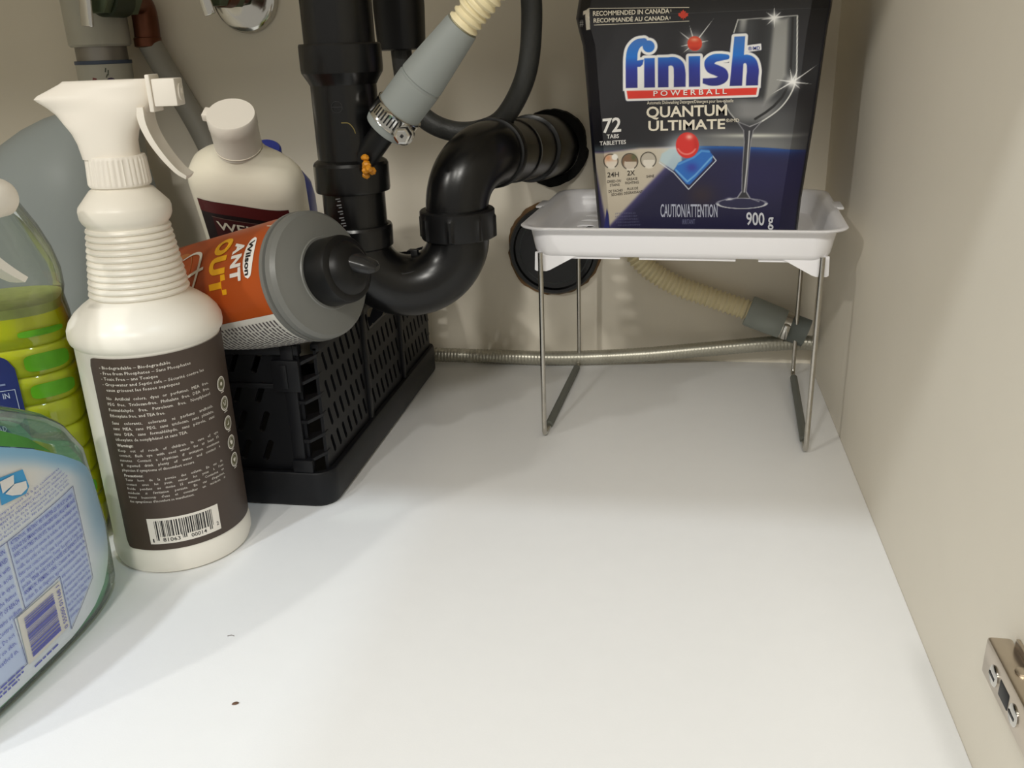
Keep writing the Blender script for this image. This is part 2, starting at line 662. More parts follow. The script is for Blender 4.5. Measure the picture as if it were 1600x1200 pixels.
# side inlet for the drain hose
B0 = np.array([-.216, .628, .2505])
B1 = np.array([-.186, .620, .283])
obj('side_inlet', lathe_on(B0, B1, [(.0088, -.006), (.0086, .05)], 28), M_ABSD, drain)
g = []
for k in range(9):
    c = B0 + np.array([.004, -.012, -.006]) + RNG.normal(size=3) * np.array([.0022, .0015, .0035])
    g.append(mv(xf(lathe([(.0001, -.0022), (.0024, -.0014), (.0031, .0002), (.0022, .0017), (.0001, .0028)], 7), Matrix.Rotation(RNG.uniform(0, 6), 4, Vector(RNG.normal(size=3)).normalized())), c))
obj('glue_blob', join(*g), mat('amber_glue', (218, 146, 34), .35, vary=.4, vscale=300, trans=.2), drain, smooth=0, label='dried amber glue blob')

# ================================================================== DISHWASHER DRAIN HOSE
dh = thing('corrugated_drain_hose', 'cream corrugated drain hose with grey rubber cuffs, clamped to the black drain', 'hose', (.0, .8, .05))
DV = (B1 - B0) / np.linalg.norm(B1 - B0)
C0 = np.array([-.1985, .6220, .2695])
C1 = np.array([-.1395, .6150, .3330])
cdir = (C1 - C0) / np.linalg.norm(C1 - C0)
LC = np.linalg.norm(C1 - C0)
obj('rubber_cuff', lathe_on(C0, C1, [(.0085, -.001), (.0150, -.001), (.0156, .001), (.0156, .012), (.0158, .014), (.0158, .040), (.0150, .0408), (.0150, .0416), (.0157, .0425), (.0118, LC - .002), (.0114, LC), (.009, LC)], 44), M_BOOT, dh)
K0 = C0 + cdir * .0055
clamp = obj('hose_clamp', lathe_on(K0, C1, [(.0156, -.0008), (.0168, -.0010), (.0174, -.0006), (.0169, .0004), (.0169, .0104), (.0174, .0112), (.0168, .0116), (.0156, .0112)], 48), M_CHROME, dh)
Kf = np.array(axis_frame(K0, cdir))
tocam = np.array([0, 0, .32]) - K0
tl = Kf[:3, :3].T @ tocam
acam = math.atan2(tl[1], tl[0])


def clamp_fn(u, v, r=.0167):
    a = acam + np.asarray(u) / r
    L = np.stack([r * np.cos(a), r * np.sin(a), np.asarray(v)], 1)
    return L @ Kf[:3, :3].T + Kf[:3, 3]


sgn = 1 if (clamp_fn([.01], [0]) - clamp_fn([0], [0]))[0][0] > 0 else -1
for k in range(9):
    u = sgn * (-.0165 + k * .0026)
    obj('band_slot', wrap(rect2(u - .00055, .0020, u + .00055, .0088, 1, 1), lambda a, b: clamp_fn(a, b, .01705)), M_INK_K, clamp)
sp = clamp_fn([sgn * .0125], [.004], .0195)[0]
sd = clamp_fn([sgn * .0125], [.004], .03)[0] - sp
sd = sd / np.linalg.norm(sd) * .6 + np.array([0.1, -.8, .1]) * .8
obj('screw_housing', lathe_on(sp - sd * .004, sp + sd, [(.0066, -.002), (.0070, .0), (.0070, .0045), (.0062, .0055)], 24), M_CHROME, clamp)
hd = sp + sd * .0035
scr = obj('screw_head', lathe_on(hd, hd + sd, [(.0056, 0), (.0056, .0026), (.0044, .0034), (.0024, .0028), (0.0001, .0026)], 6), M_CHROME, clamp, smooth=20)
obj('screw_slot', lathe_on(hd + sd * .0021, hd + sd, [(.0012, 0), (.0012, .0010), (.0001, .0011)], 4), M_INK_K, scr, smooth=0)

W0, W1 = np.array([.078, .903, .0615]), np.array([.117, .897, .0475])
wd = (W1 - W0) / np.linalg.norm(W1 - W0)
PH = catmull([C1 - cdir * .004, C1 + cdir * .012, (-.112, .613, .362), (-.080, .625, .410), (-.050, .70, .462), (-.032, .80, .468), (-.034, .875, .40), (-.050, .908, .30), (-.056, .911, .20), (-.050, .911, .145), (-.033, .911, .111), (-.002, .910, .0885), (.034, .908, .0755), W0 - wd * .004, W0 + wd * .004], 40)
PHr, sh = resample(PH, .0011)
PITCH = .0048
obj('corrugated_tube', tube(PHr, 0, 24, warp=lambda s, t: np.full(24, .0098 + .0011 * math.tanh(2.2 * math.sin(2 * PI * s / PITCH)))), M_CREAM, dh, smooth=60)
LW2 = np.linalg.norm(W1 - W0)
obj('rubber_cuff', lathe_on(W0, W1, [(.009, -.002), (.0150, -.002), (.0156, .0), (.0150, .030), (.0146, .0345), (.0115, .0355)], 40), M_BOOTD, dh)
obj('rubber_neck', lathe_on(W0 + wd * .033, W1, [(.0125, 0), (.0128, .004), (.0140, .012), (.0142, .026)], 36), mat('charcoal_rubber', (104, 110, 106), .6), dh)
obj('clamp_band', lathe_on(W0 + wd * .034, W1, [(.0132, 0), (.0145, .0), (.0145, .007), (.0132, .007)], 40), M_WIRE, dh)
kp = W0 + wd * .0375 + np.array([-.002, -.0145, -.002])
obj('clamp_screw', xf(box(-.003, .003, -.004, .004, -.0075, .0075, .001), axis_frame(kp, (.25, -.1, 1), (0, 1, 0))), M_CHROME, dh)

# ================================================================== FAUCET HOSE + WEIGHT
fh = thing('faucet_hose', 'charcoal pull-out faucet hose hanging in a loop behind the drain', 'hose', (-.18, .74, .26))
k = .75 / .70


def at7(x, z):
    return (x * k, .75, .32 + (z - .32) * k)


PF = catmull([at7(-.207, .375), at7(-.207, .325), at7(-.203, .287), at7(-.190, .2685), at7(-.168, .2595), at7(-.145, .2610), at7(-.128, .271), at7(-.1125, .298), at7(-.107, .33), at7(-.108, .365), at7(-.120, .42), (-.14, .75, .50)], 14)
obj('hose', tube(PF, .0084, 20), M_HOSE, fh)
wx, wz = -.2055 * k, .32
obj('counterweight', loft([superell(.0165, .0165, 2.6, z, 40, (wx, .748)) * 1 for z in (.0,)] and [np.array([(p[0], p[1], z) for p in superell(r, r, 2.8, 0, 40, (wx, .748))]) for r, z in ((.0155, .3195), (.0182, .3205), (.0190, .338), (.0195, .352), (.0188, .385), (.0150, .395))]), M_ABSD, fh, label='black plastic weight')

# ================================================================== BRAIDED SUPPLY HOSE
PB = catmull([(-.34, .895, .0085), (-.29, .895, .009), (-.245, .896, .0095), (-.184, .898, .0082), (-.11, .900, .0078), (-.032, .905, .0115), (.034, .907, .0185), (.099, .903, .0275), (.128, .900, .0302), (.1425, .898, .0305)], 60)
PBr, _ = resample(PB, .0006)
bh = thing('braided_hose', 'braided stainless steel water hose lying along the back of the floor', 'hose', (-.1, .9, 0))
SEGB = 36


def braid(s, t):
    a = np.sin(9 * t + s * 900)
    b = np.sin(9 * t - s * 900)
    return .0073 + .00022 * a * b + .00012 * np.abs(a)


obj('braided_sleeve', tube(PBr, 0, SEGB, warp=braid), mat('braided_steel', (176, 173, 160), .36, metal=.7, vary=.25, vscale=700), bh, smooth=60)
obj('wall_grommet', lathe_on((.1436, .898, .0305), (.13, .898, .0305), [(.0105, 0), (.0105, .002), (.0085, .003)], 28), M_ABSD, bh)

# ================================================================== SHUT-OFF VALVES AND PIPES, TOP LEFT
M_GREEN = mat('tarnished_green_brass', (92, 104, 82), .4, metal=.5, vary=.2, vscale=80)
M_DKGREEN = mat('dark_green_band', (44, 54, 34), .5)
M_COPPER = mat('aged_copper', (104, 60, 40), .4, metal=.6, vary=.3, vscale=90)
v1 = thing('shutoff_valve', 'tarnished brass shut-off valve with copper elbow above the white pipe', 'valve', (-.535, .86, .375))
VX, VZ = -.533, .3735
obj('copper_elbow', tube(catmull([(VX - .001, .905, .335), (VX, .905, .352), (VX, .904, .366), (VX, .896, VZ), (VX, .875, VZ)], 8), .0125, 24), M_COPPER, v1)
obj('copper_collar', lathe_on((VX - .001, .905, .331), (VX - .001, .905, .345), [(.0118, 0), (.0135, .001), (.0135, .009), (.012, .010)], 28), M_COPPER, v1)
for nm, ya, yb, r, m in (('nut', .882, .868, .0145, M_GREEN), ('valve_body', .868, .836, .0155, M_DKGREEN), ('front_nut', .836, .824, .0140, M_GREEN)):
    obj(nm, lathe_on((VX, ya, VZ), (VX, yb, VZ), [(r * .9, 0), (r, .001), (r, ya - yb - .001), (r * .9, ya - yb)], 6 if 'nut' in nm else 28), m, v1, smooth=25)
obj('lever', xf(box(-.006, .006, -.0016, .0016, -.024, .016, .0012), Matrix.Translation((VX - .003, .815, .3735)) @ Matrix.Rotation(.12, 4, 'Y')), M_CHROME, v1)

v2 = thing('angle_valve', 'brass shut-off valve with chrome wall plate at the top of the back wall', 'valve', (-.43, .88, .37))
UX, UZ = -.4305, .3755
obj('wall_plate', lathe_on((UX, Y_B, UZ), (UX, .8, UZ), [(.0345, 0), (.0348, .003), (.033, .0075), (.0285, .0095), (.022, .0085), (.012, .0105), (.009, .011)], 56), M_CHROME, v2)
obj('copper_stub', lathe_on((UX, Y_B - .008, UZ), (UX, .8, UZ), [(.0085, 0), (.0085, .03)], 24), M_COPPER, v2)
for nm, ya, yb, r, m, sg in (('compression_nut', .902, .888, .0125, M_GREEN, 6), ('valve_body', .888, .868, .0122, M_COPPER, 28), ('front_nut', .868, .852, .0128, M_GREEN, 6)):
    obj(nm, lathe_on((UX, ya, UZ), (UX, yb, UZ), [(r * .9, 0), (r, .001), (r, ya - yb - .001), (r * .9, ya - yb)], sg), m, v2, smooth=25)
obj('lever', xf(box(-.0055, .0055, -.0015, .0015, -.021, .014, .001), Matrix.Translation((UX - .004, .842, .3765)) @ Matrix.Rotation(-.25, 4, 'Y')), M_CHROME, v2)

gh = tag(obj('grey_supply_pipe', tube(catmull([(-.534, .905, .338), (-.525, .906, .318), (-.512, .908, .29), (-.492, .910, .245), (-.474, .912, .19), (-.462, .912, .13), (-.455, .912, .0)], 12), .0118, 24),
             mat('grey_painted_pipe', (150, 148, 140), .5, vary=.06)), 'grey painted supply pipe slanting down from the copper elbow', 'pipe')

wp = thing('white_waste_pipe', 'white plastic pipe with a wide sleeve and printed label at the left rear', 'pipe', (-.577, .888, 0))
M_PVC = mat('off_white_pvc', (184, 182, 170), .45, vary=.05)
PXc, PYc = -.5735, .883
obj('pipe', mv(lathe([(.0265, 0), (.0265, .318)], 40), (PXc, PYc, 0)), M_PVC, wp)
obj('joint_ring', mv(lathe([(.0245, .316), (.0245, .334)], 40), (PXc, PYc, 0)), mat('dull_aluminium', (150, 146, 140), .4, metal=.6), wp)
obj('blue_band', mv(lathe([(.0268, .3165), (.0272, .317), (.0272, .3195), (.0268, .320)], 40), (PXc, PYc, 0)), mat('blue_tape', (74, 84, 104), .5), wp)
obj('wide_sleeve', mv(lathe([(.0275, .333), (.0295, .335), (.0300, .46)], 40), (PXc, PYc, 0)), M_PVC, wp)


def wp_fn(u, v, r=.0267):
    a = math.atan2(-PYc, -PXc) + np.asarray(u) / r
    return np.stack([PXc + r * np.cos(a), PYc + r * np.sin(a), np.asarray(v)], 1)


obj('printed_mark', wrap(join(stroke2([(-.013, .296), (-.011, .304)], .004), stroke2([(-.012, .290), (-.0105, .296)], .003)), wp_fn), mat('red_ink', (130, 70, 70), .5), wp)
obj('printed_mark', wrap(join(stroke2([(.000, .309), (.001, .313)], .0012), stroke2([(.002, .306), (.003, .311)], .0012), stroke2([(.000, .304), (.0015, .307)], .0012)), wp_fn), mat('grey_ink', (88, 92, 82), .5), wp)
obj('printed_mark', wrap(disc2(.004, .299, .0048), wp_fn), mat('purple_ink', (66, 52, 84), .5), wp)

# ================================================================== SHELF
SY = -math.radians(3.3)
shelf = thing('wire_leg_shelf', 'white plastic tray shelf on folding wire legs at the right', 'shelf', (.0080, .7985, 0), Matrix.Rotation(SY, 3, 'Z'))
HX, HY = .1265, .103
ZR = .1838


def tray():
    L = []
    for ix, z, r in ((.0165, .1600, .012), (.0145, .1592, .013), (.0125, .1605, .014), (.0110, .1640, .015), (.0085, .1765, .017), (.0075, .1810, .018), (.0030, .1818, .020), (.0006, .1826, .022), (.0, .1836, .022), (.0012, .1844, .021),
                     (.0050, .1842, .019), (.0090, .1815, .017), (.0105, .1760, .016), (.0130, .1665, .014), (.0155, .1642, .012)):
        L.append(rrect(HX - ix, HY - ix, r, z, 8))
    V, F = loft(L, False)
    return V, F


obj('tray_rim', tray(), M_TRAY, shelf, local=True, smooth=50)
slots = []
for cx in (-.088, -.045, .0, .045):
    for j in range(6):
        cy = -.066 + j * .026
        t = np.linspace(0, 2 * PI, 13)[:-1]
        slots.append([(cx + .0085 * math.cos(a) * (abs(math.cos(a)) ** -.3 if abs(math.cos(a)) > .01 else 1), cy + .0064 * math.sin(a)) for a in t])
fl = plate([(p[0], p[1]) for p in rrect(HX - .0150, HY - .0150, .012, 0, 6)], slots, .0010)
obj('tray_floor', mv(fl, (0, 0, .1638)), M_TRAY, shelf, local=True)
for s in (-1, 1):
    obj('rim_tab', box(s * (HX + .001) - .004, s * (HX + .001) + .004, .000, .030, ZR - .0014, ZR + .0008, .0008), M_TRAY, shelf, local=True)
# under-rim ribs and corner brackets
for x0, x1 in ((-.106, -.045), (-.030, .045), (.062, .107)):
    obj('under_rib', box(x0, x1, -.0870, -.0845, .1568, .162, .0004), M_TRAY, shelf, local=True)
LX = .1085
for s in (-1, 1):
    for q in (-1, 1):
        V = []
        y0, y1 = q * .0925 - .0018, q * .0925 + .0018
        tri = [(s * (LX + .0055), .162), (s * (LX + .0060), .1475), (s * (LX + .0045), .1465), (s * (LX - .0035), .1465), (s * (LX - .0065), .1475), (s * (LX - .033), .162)]
        n = len(tri)
        for yy in (y0 - q * .0055, y1 - q * .0055):
            V += [(a, yy, b) for a, b in tri]
        F = [list(range(n)), list(range(n, 2 * n))[::-1]] + [[i, (i + 1) % n, n + (i + 1) % n, n + i] for i in range(n)]
        obj('leg_bracket', (V, F), M_TRAY, shelf, local=True, smooth=30)
    pts = [(s * LX, -.0945, .163)]
    pts += [(s * LX, -.0945, z) for z in (.12, .06, .010)]
    pts += [(s * LX, -.0945 + .006 * (1 - math.cos(a)), .0022 + .006 * (1 - math.sin(a))) for a in np.linspace(.3, PI / 2, 5)]
    pts += [(s * LX, y, .0022) for y in (-.05, 0, .05)]
    pts += [(s * LX, .0945 - .006 * (1 - math.cos(a)), .0022 + .006 * (1 - math.sin(a))) for a in np.linspace(PI / 2, .3, 5)]
    pts += [(s * LX, .0945, z) for z in (.010, .06, .12, .163)]
    fr = obj('leg_frame', tube(np.array(pts), .0021, 14), M_WIRE, shelf, local=True)
    obj('foot_sleeve', tube(np.array([(s * LX, y, .0034) for y in (-.073, -.03, .03, .078)]), .0034, 16), M_SLEEVE, fr, local=True)

# ================================================================== DETERGENT PACK
pack = thing('detergent_pouch', 'dark blue dishwasher detergent pouch with a wine glass, standing on the white shelf', 'detergent pouch', (.018, .775, .1644))
M_FILM = mat('dark_navy_film', (18, 19, 30), .38, spec=.5, bump=.25, bscale=25, coat=.05)
PYF = .7305                    # plane of the printed front
PACKS = [(.1644, -.0600, .0960), (.170, -.0612, .0972), (.20, -.0640, .0985), (.26, -.0690, .1035), (.318, -.0740, .1072), (.328, -.0768, .1080), (.338, -.0792, .1092), (.352, -.0775, .1110), (.366, -.070, .105)]


def pk(z):
    return np.interp(z, [p[0] for p in PACKS], [p[1] for p in PACKS]), np.interp(z, [p[0] for p in PACKS], [p[2] for p in PACKS])


L = []
for z, a, b in PACKS:
    cx = (a + b) / 2
    w = (b - a) / 2
    ch = .011
    dep = .080 if z < .34 else .080 - (z - .34) * 1.3
    yf = PYF + .0006 + (max(0, z - .338) * .5)
    yb = yf + dep
    lo = [(cx - w + ch, yf), (cx, yf), (cx + w - ch * 1.5, yf), (cx + w - .002, yf + .010), (cx + w, yf + .016), (cx + w, yb - .012), (cx + w - .010, yb), (cx, yb), (cx - w + .010, yb), (cx - w, yb - .012), (cx - w, yf + .016), (cx - w + .002, yf + .010)]
    L.append(np.array([(x, y, z) for x, y in lo]))
obj('pouch_body', loft(L), M_FILM, pack, smooth=28)
obj('top_seal', box(-.062, .098, .758, .772, .362, .392, .002), M_FILM, pack)

# ---- print on the pouch. Artwork units: a page whose x runs right, y runs down.
GH = np.array([[5.24783176e-04, 1.55427853e-05, -5.58283386e-01], [2.20604536e-05, -5.80839689e-04, 3.69983295e-01], [1.25039970e-04, -2.56761465e-04, 1.]])


def art(x, y, lift=0.0):
    x, y = np.asarray(x, float), np.asarray(y, float)
    w = GH[2, 0] * x + GH[2, 1] * y + 1
    return np.stack([(GH[0, 0] * x + GH[0, 1] * y + GH[0, 2]) / w, np.full(x.shape, PYF - lift), (GH[1, 0] * x + GH[1, 1] * y + GH[1, 2]) / w], -1)


def unart(X, Z):
    M = np.linalg.inv(GH)
    w = M[2, 0] * X + M[2, 1] * Z + M[2, 2]
    return (M[0, 0] * X + M[0, 1] * Z + M[0, 2]) / w, (M[1, 0] * X + M[1, 1] * Z + M[1, 2]) / w


def sd_poly(px, py, P):
    d = np.full(px.shape, 1e9)
    s = np.ones(px.shape)
    n = len(P)
    for i in range(n):
        ax, ay = P[i]
        bx, by = P[i - 1]
        ex, ey = bx - ax, by - ay
        wx_, wy_ = px - ax, py - ay
        t = np.clip((wx_ * ex + wy_ * ey) / (ex * ex + ey * ey + 1e-9), 0, 1)
        d = np.minimum(d, (wx_ - ex * t) ** 2 + (wy_ - ey * t) ** 2)
        c1 = py >= ay
        c2 = py < by
        c3 = ex * wy_ > ey * wx_
        s = np.where((c1 & c2 & c3) | (~c1 & ~c2 & ~c3), -s, s)
    return s * np.sqrt(d)


def sd_line(px, py, P):
    d = np.full(px.shape, 1e9)
    for (ax, ay), (bx, by) in zip(P[:-1], P[1:]):
        ex, ey = bx - ax, by - ay
        t = np.clip(((px - ax) * ex + (py - ay) * ey) / (ex * ex + ey * ey + 1e-9), 0, 1)
        d = np.minimum(d, (px - ax - ex * t) ** 2 + (py - ay - ey * t) ** 2)
    return np.sqrt(d)


def sm(a, b, x):
    t = np.clip((x - a) / (b - a), 0, 1)
    return t * t * (3 - 2 * t)


def paint_pack(x, y):
    C = np.zeros(x.shape + (3,))

    def mix(c, a):
        nonlocal C
        C = C * (1 - a[..., None]) + np.array(c, float) * a[..., None]
    C[...] = (27, 26, 31)
    mix((52, 54, 58), .6 * sm(60, 0, np.abs(y - 110)) * sm(1010, 1240, x))
    mix((14, 14, 18), .7 * sm(40, 4, np.abs(y - 10)))
    hy_ = 228.5 + ((x - 1105) / 178) ** 2 * 10
    # haze above the horizon
    mix((150, 152, 150), .75 * sm(46, 4, hy_ - y) * (y < hy_) * sm(1040, 1130, x) * sm(1300, 1200, x))
    mix((110, 112, 112), .6 * np.exp(-((x - 1215) / 45) ** 2 - ((y - 190) / 32) ** 2))
    mix((215, 216, 205), .8 * np.exp(-((x - 1180) / 55) ** 2 - ((y - 212) / 3.0) ** 2))
    mix((120, 140, 150), .5 * sm(14, 0, hy_ - y) * (y < hy_) * sm(1060, 930, x))
    below = sm(-1, 1, y - hy_)
    mix((24, 22, 58), below)
    mix((28, 98, 178), below * np.exp(-np.maximum(0, y - hy_) / 7.0) * sm(1020, 1090, x) * sm(1290, 1200, x))
    mix((32, 28, 84), below * .5 * np.exp(-((x - 1190) / 70) ** 2 - ((y - 275) / 40) ** 2))
    # light beam with the claims
    beam = sd_poly(x, y, [(924, 241), (1000, 231), (1062, 229), (1040, 262), (1000, 303), (948, 358), (940, 320)])
    mix((78, 72, 120), below * sm(16, -2, beam) * .7)
    mix((196, 187, 168), sm(3, -4, beam) * sm(1075, 1010, x * .7 + y * .45 - 0 + 190))
    mix((188, 178, 160), sm(1, -6, beam) * .9)
    mix((66, 46, 34), below * .5 * np.exp(-((x - 1096) / 22) ** 2 - ((y - 305) / 18) ** 2))
    # claim circles
    for cx, cy, r, c in ((954.5, 252, 11, (214, 190, 168)), (984, 252.5, 12.5, (120, 92, 70)), (1013, 250, 12, (176, 168, 154))):
        d = np.hypot(x - cx, (y - cy))
        mix(c, sm(r, r - 1.5, d))
        mix((226, 220, 208), sm(r - 1, r - 4, np.hypot(x - cx - 1, y - cy - 4)) * .7 * (y > cy))
        mix((60, 54, 46), sm(1.3, .3, np.abs(d - r)) * ((np.arctan2(y - cy, x - cx) < 1.0) | (np.arctan2(y - cy, x - cx) > 2.0)))
    mix((206, 130, 84), .7 * np.exp(-((x - 950) / 5) ** 2 - ((y - 247) / 5) ** 2))
    mix((238, 234, 226), sm(5.5, 4, np.hypot(x - 960.5, y - 245.5)))
    mix((70, 92, 52), .7 * np.exp(-((x - 990) / 4) ** 2 - ((y - 246) / 5) ** 2))
    # wine glass
    bowl = [(1153, 31), (1246, 24), (1244, 120), (1236, 146), (1218, 170), (1190, 190), (1172, 197), (1162, 196), (1148, 186), (1134, 166), (1128, 140), (1140, 90)]
    bowl = [(p[0], p[1]) for p in catmull([(q[0], q[1], 0) for q in bowl[1:] + bowl[:1]], 5)]
    db = sd_poly(x, y, bowl)
    ins = sm(1, -1, db)
    mix((62, 64, 66), ins * .8)
    mix((34, 35, 38), ins * sm(22, 0, np.abs(x - (1192 - (y - 30) * .10))) * sm(190, 150, y))
    strip = sd_poly(x, y, [(1208, 30), (1234, 26), (1230, 118), (1214, 146), (1192, 166), (1200, 110)])
    mix((158, 158, 154), sm(3, -6, strip) * .85)
    mix((190, 190, 186), ins * .7 * sm(9, 1, np.abs(x - 1162 + (y - 30) * .12)) * sm(70, 30, y))
    mix((150, 150, 150), ins * .75 * sm(26, 6, np.abs(y - 172)) * sm(60, 10, np.abs(x - 1178)))
    mix((28, 28, 30), sm(2.6, 1, sd_line(x, y, [(1239, 28), (1237, 80), (1235, 118), (1231, 136), (1222, 152), (1209, 166), (1196, 176), (1180, 186)])))
    mix((206, 206, 202), sm(1.6, .5, sd_line(x, y, [(p[0], p[1]) for p in catmull([(1246, 25, 0), (1245.5, 75, 0), (1244, 120, 0), (1236, 146, 0), (1218, 170, 0), (1190, 190, 0), (1172, 198, 0)], 5)])))
    mix((190, 190, 186), sm(1.4, .4, sd_line(x, y, [(1153, 31), (1147, 50), (1140, 80)])))
    mix((200, 200, 196), sm(1.3, .3, sd_line(x, y, [(1153, 31), (1246, 24)])) * .7)
    mix((170, 170, 168), sm(1.4, .4, sd_line(x, y, [(1132, 160), (1140, 176), (1152, 190), (1166, 200)])))
    stem = sd_poly(x, y, [(1152, 190), (1172, 198), (1190, 190), (1177, 204), (1173, 222), (1169, 262), (1166, 300), (1172, 310), (1152, 310), (1159, 300), (1160, 262), (1163, 222), (1162, 204)])
    mix((50, 50, 56), sm(1, -1, stem))
    mix((205, 205, 205), sm(1.5, .4, sd_line(x, y, [(1171, 205), (1167, 262), (1163, 300)])) * .9)
    mix((150, 150, 155), sm(1.2, .2, np.abs(stem)) * .8)
    foot = np.hypot((x - 1159) / 39.5, (y - 318) / 8.2)
    mix((44, 44, 74), sm(1.02, .98, foot) * .8)
    mix((196, 198, 202), sm(.10, .03, np.abs(foot - .97)) * (.55 + .45 * (y > 318)))
    mix((150, 150, 160), sm(1.3, .4, sd_line(x, y, [(1158, 300), (1152, 309), (1135, 313)])) * .8 + 0)
    mix((150, 150, 160), sm(1.3, .4, sd_line(x, y, [(1166, 300), (1172, 310), (1186, 315)])) * .8)
    mix((220, 222, 226), .8 * np.exp(-((x - 1140) / 5) ** 2 - ((y - 311) / 2) ** 2))
    # star flares
    for cx, cy, r, rays in ((1210, 28, 8, [(0, -20), (-14, -10), (12, -11), (-13, 12), (-26, 3), (0, 16), (22, -3)]),
                            (1238, 128, 10, [(44, -28), (34, 4), (-34, 20), (14, 12), (10, -22), (-4, -24), (-28, -4)]),
                            (1085.5, 68, 14, [(-9, -31), (-27, -21), (32, -42), (-25, 5), (24, -5), (-20, 16)])):
        mix((240, 240, 238), .95 * np.exp(-((x - cx) ** 2 + (y - cy) ** 2) / (r * r)))
        for dx, dy in rays:
            ln = math.hypot(dx, dy)
            al = ((x - cx) * dx + (y - cy) * dy) / ln
            pe = np.abs((x - cx) * dy - (y - cy) * dx) / ln
            mix((238, 238, 236), .95 * (al > 0) * sm(1, 0, pe / (2.4 * np.clip(1 - al / (ln * 1.1), .02, 1))) * sm(ln * 1.1, ln * .6, al))
    d = np.hypot(x - 1085.5, y - 68)
    mix((214, 62, 34), sm(12, 11, d))
    mix((240, 170, 140), .8 * np.exp(-((x - 1085) / 6) ** 2 - ((y - 62) / 3) ** 2))
    mix((160, 24, 16), .6 * sm(12, 9, d) * sm(70, 78, y))
    # tablet
    mix((214, 226, 232), .8 * np.exp(-((x - 1066) / 26) ** 2 - ((y - 232) / 20) ** 2))
    lp_ = sd_poly(x, y, [(1030, 252), (1034, 240), (1046, 233), (1064, 232), (1066, 256), (1052, 267)])
    mix((176, 198, 206), sm(1.5, -2, lp_) * .9)
    mix((206, 214, 220), sm(1.2, .2, sd_line(x, y, [(1030, 254), (1053, 270), (1076, 296), (1119, 251), (1113, 243)])))
    bl = sd_poly(x, y, [(1053, 266), (1060, 254), (1082, 244), (1094, 233), (1108, 234), (1114, 243), (1113, 252), (1078, 289), (1072, 288)])
    mix((38, 104, 186), sm(1, -1.5, bl))
    mix((118, 178, 226), .8 * sm(2.2, .5, sd_line(x, y, [(1056, 266), (1074, 284), (1086, 274), (1112, 246)])))
    mix((96, 160, 216), .7 * sm(2.5, .5, sd_line(x, y, [(1060, 257), (1084, 246), (1096, 236), (1108, 237)])))
    mix((54, 50, 150), .8 * np.exp(-((x - 1081) / 9) ** 2 - ((y - 262) / 7) ** 2))
    d = np.hypot((x - 1074) / 18.3, (y - 227) / 20.5)
    mix((208, 46, 40), sm(1.02, .95, d))
    mix((150, 22, 22), .6 * sm(1, .7, d) * sm(1080, 1094, x))
    mix((246, 196, 180), .85 * np.exp(-((x - 1077) / 5) ** 2 - ((y - 214) / 4) ** 2))
    mix((240, 150, 140), .7 * sm(2, .6, np.abs(np.hypot(x - 1073, y - 226) - 15)) * (y > 232))
    # brand logo: rounded blue letters, white outline, red bar
    def seg(P, W):
        P = catmull([(p[0], p[1], 0) for p in P], 6) if len(P) > 2 else np.array([(p[0], p[1], 0) for p in P], float)
        W = np.interp(np.linspace(0, 1, len(P)), np.linspace(0, 1, len(W)), W)
        d = np.full(x.shape, 1e9)
        for (q0, q1), w0, w1 in zip(zip(P[:-1], P[1:]), W[:-1], W[1:]):
            ex, ey = q1[0] - q0[0], q1[1] - q0[1]
            t = np.clip(((x - q0[0]) * ex + (y - q0[1]) * ey) / (ex * ex + ey * ey + 1e-9), 0, 1)
            d = np.minimum(d, np.hypot(x - q0[0] - ex * t, y - q0[1] - ey * t) - (w0 + (w1 - w0) * t) / 2)
        return d

    def bar(x0, x1, x2, x3, yt, yb):
        return sd_poly(x, y, [(x0, yt), (x1, yt - .4), (x3, yb - .4), (x2, yb)])
    base = 137.6 - (x - 985) * .021
    clip = y - base
    L_ = [np.maximum(seg([(987, 150), (986.8, 118), (986.8, 92), (989, 78), (996, 68.5), (1006, 65)], [18.5, 18.5, 18, 17, 14, 11]), clip), np.hypot(x - 1013.5, y - 72.5) - 9.4,
          sd_poly(x, y, [(990, 95.5), (1006, 93), (1004, 101), (1000, 104.5), (990, 105)]),
          bar(1006.5, 1023, 1006.5, 1023.5, 91, 137), bar(1028, 1044.5, 1028, 1044.5, 90, 136.7),
          np.maximum(seg([(1036, 106), (1042, 97.5), (1052, 96), (1060, 102), (1062, 114), (1062, 128), (1062, 145)], [12, 12.5, 14, 17, 18.5, 18.5, 18.5]), clip),
          bar(1076, 1094, 1076.3, 1094, 88, 135.8),
          np.maximum(seg([(1136, 89), (1126, 89.5), (1115, 91.5), (1108.5, 98), (1111, 106), (1120, 110), (1128.5, 114.5), (1130, 121.5), (1122, 127), (1110, 128), (1099, 126.5)], [8, 11, 13, 15.5, 17, 17, 17, 15, 13, 12, 8]), np.minimum(x - 1098, 999) * -1),
          sd_poly(x, y, [(1147.5, 57.2), (1164.5, 56.4), (1159.5, 134), (1140, 134.6)]),
          np.maximum(seg([(1153, 102), (1160, 93.5), (1168, 92.5), (1174.5, 98), (1176.5, 110), (1175.5, 122), (1174.5, 142)], [11, 12, 14, 17, 19, 19, 19]), clip)]
    dl = np.minimum.reduce(L_)
    barp = sd_poly(x, y, [(979, 142), (981, 154.6), (1081, 151.6), (1181.5, 148.2), (1183.5, 137), (1081, 140)])
    body_ = sd_poly(x, y, [(979, 137), (982, 155), (1182, 149), (1185.5, 130), (1180, 100), (1100, 98), (1003, 104), (984, 120)])
    white_ = np.minimum.reduce([dl - 4.4, barp - 3.6, body_ - 1, sd_poly(x, y, [(1166, 72.5), (1188, 69.5), (1188.5, 77), (1168, 80)]) - 1.5])
    mix((14, 16, 40), .8 * sm(2.4, .6, white_))
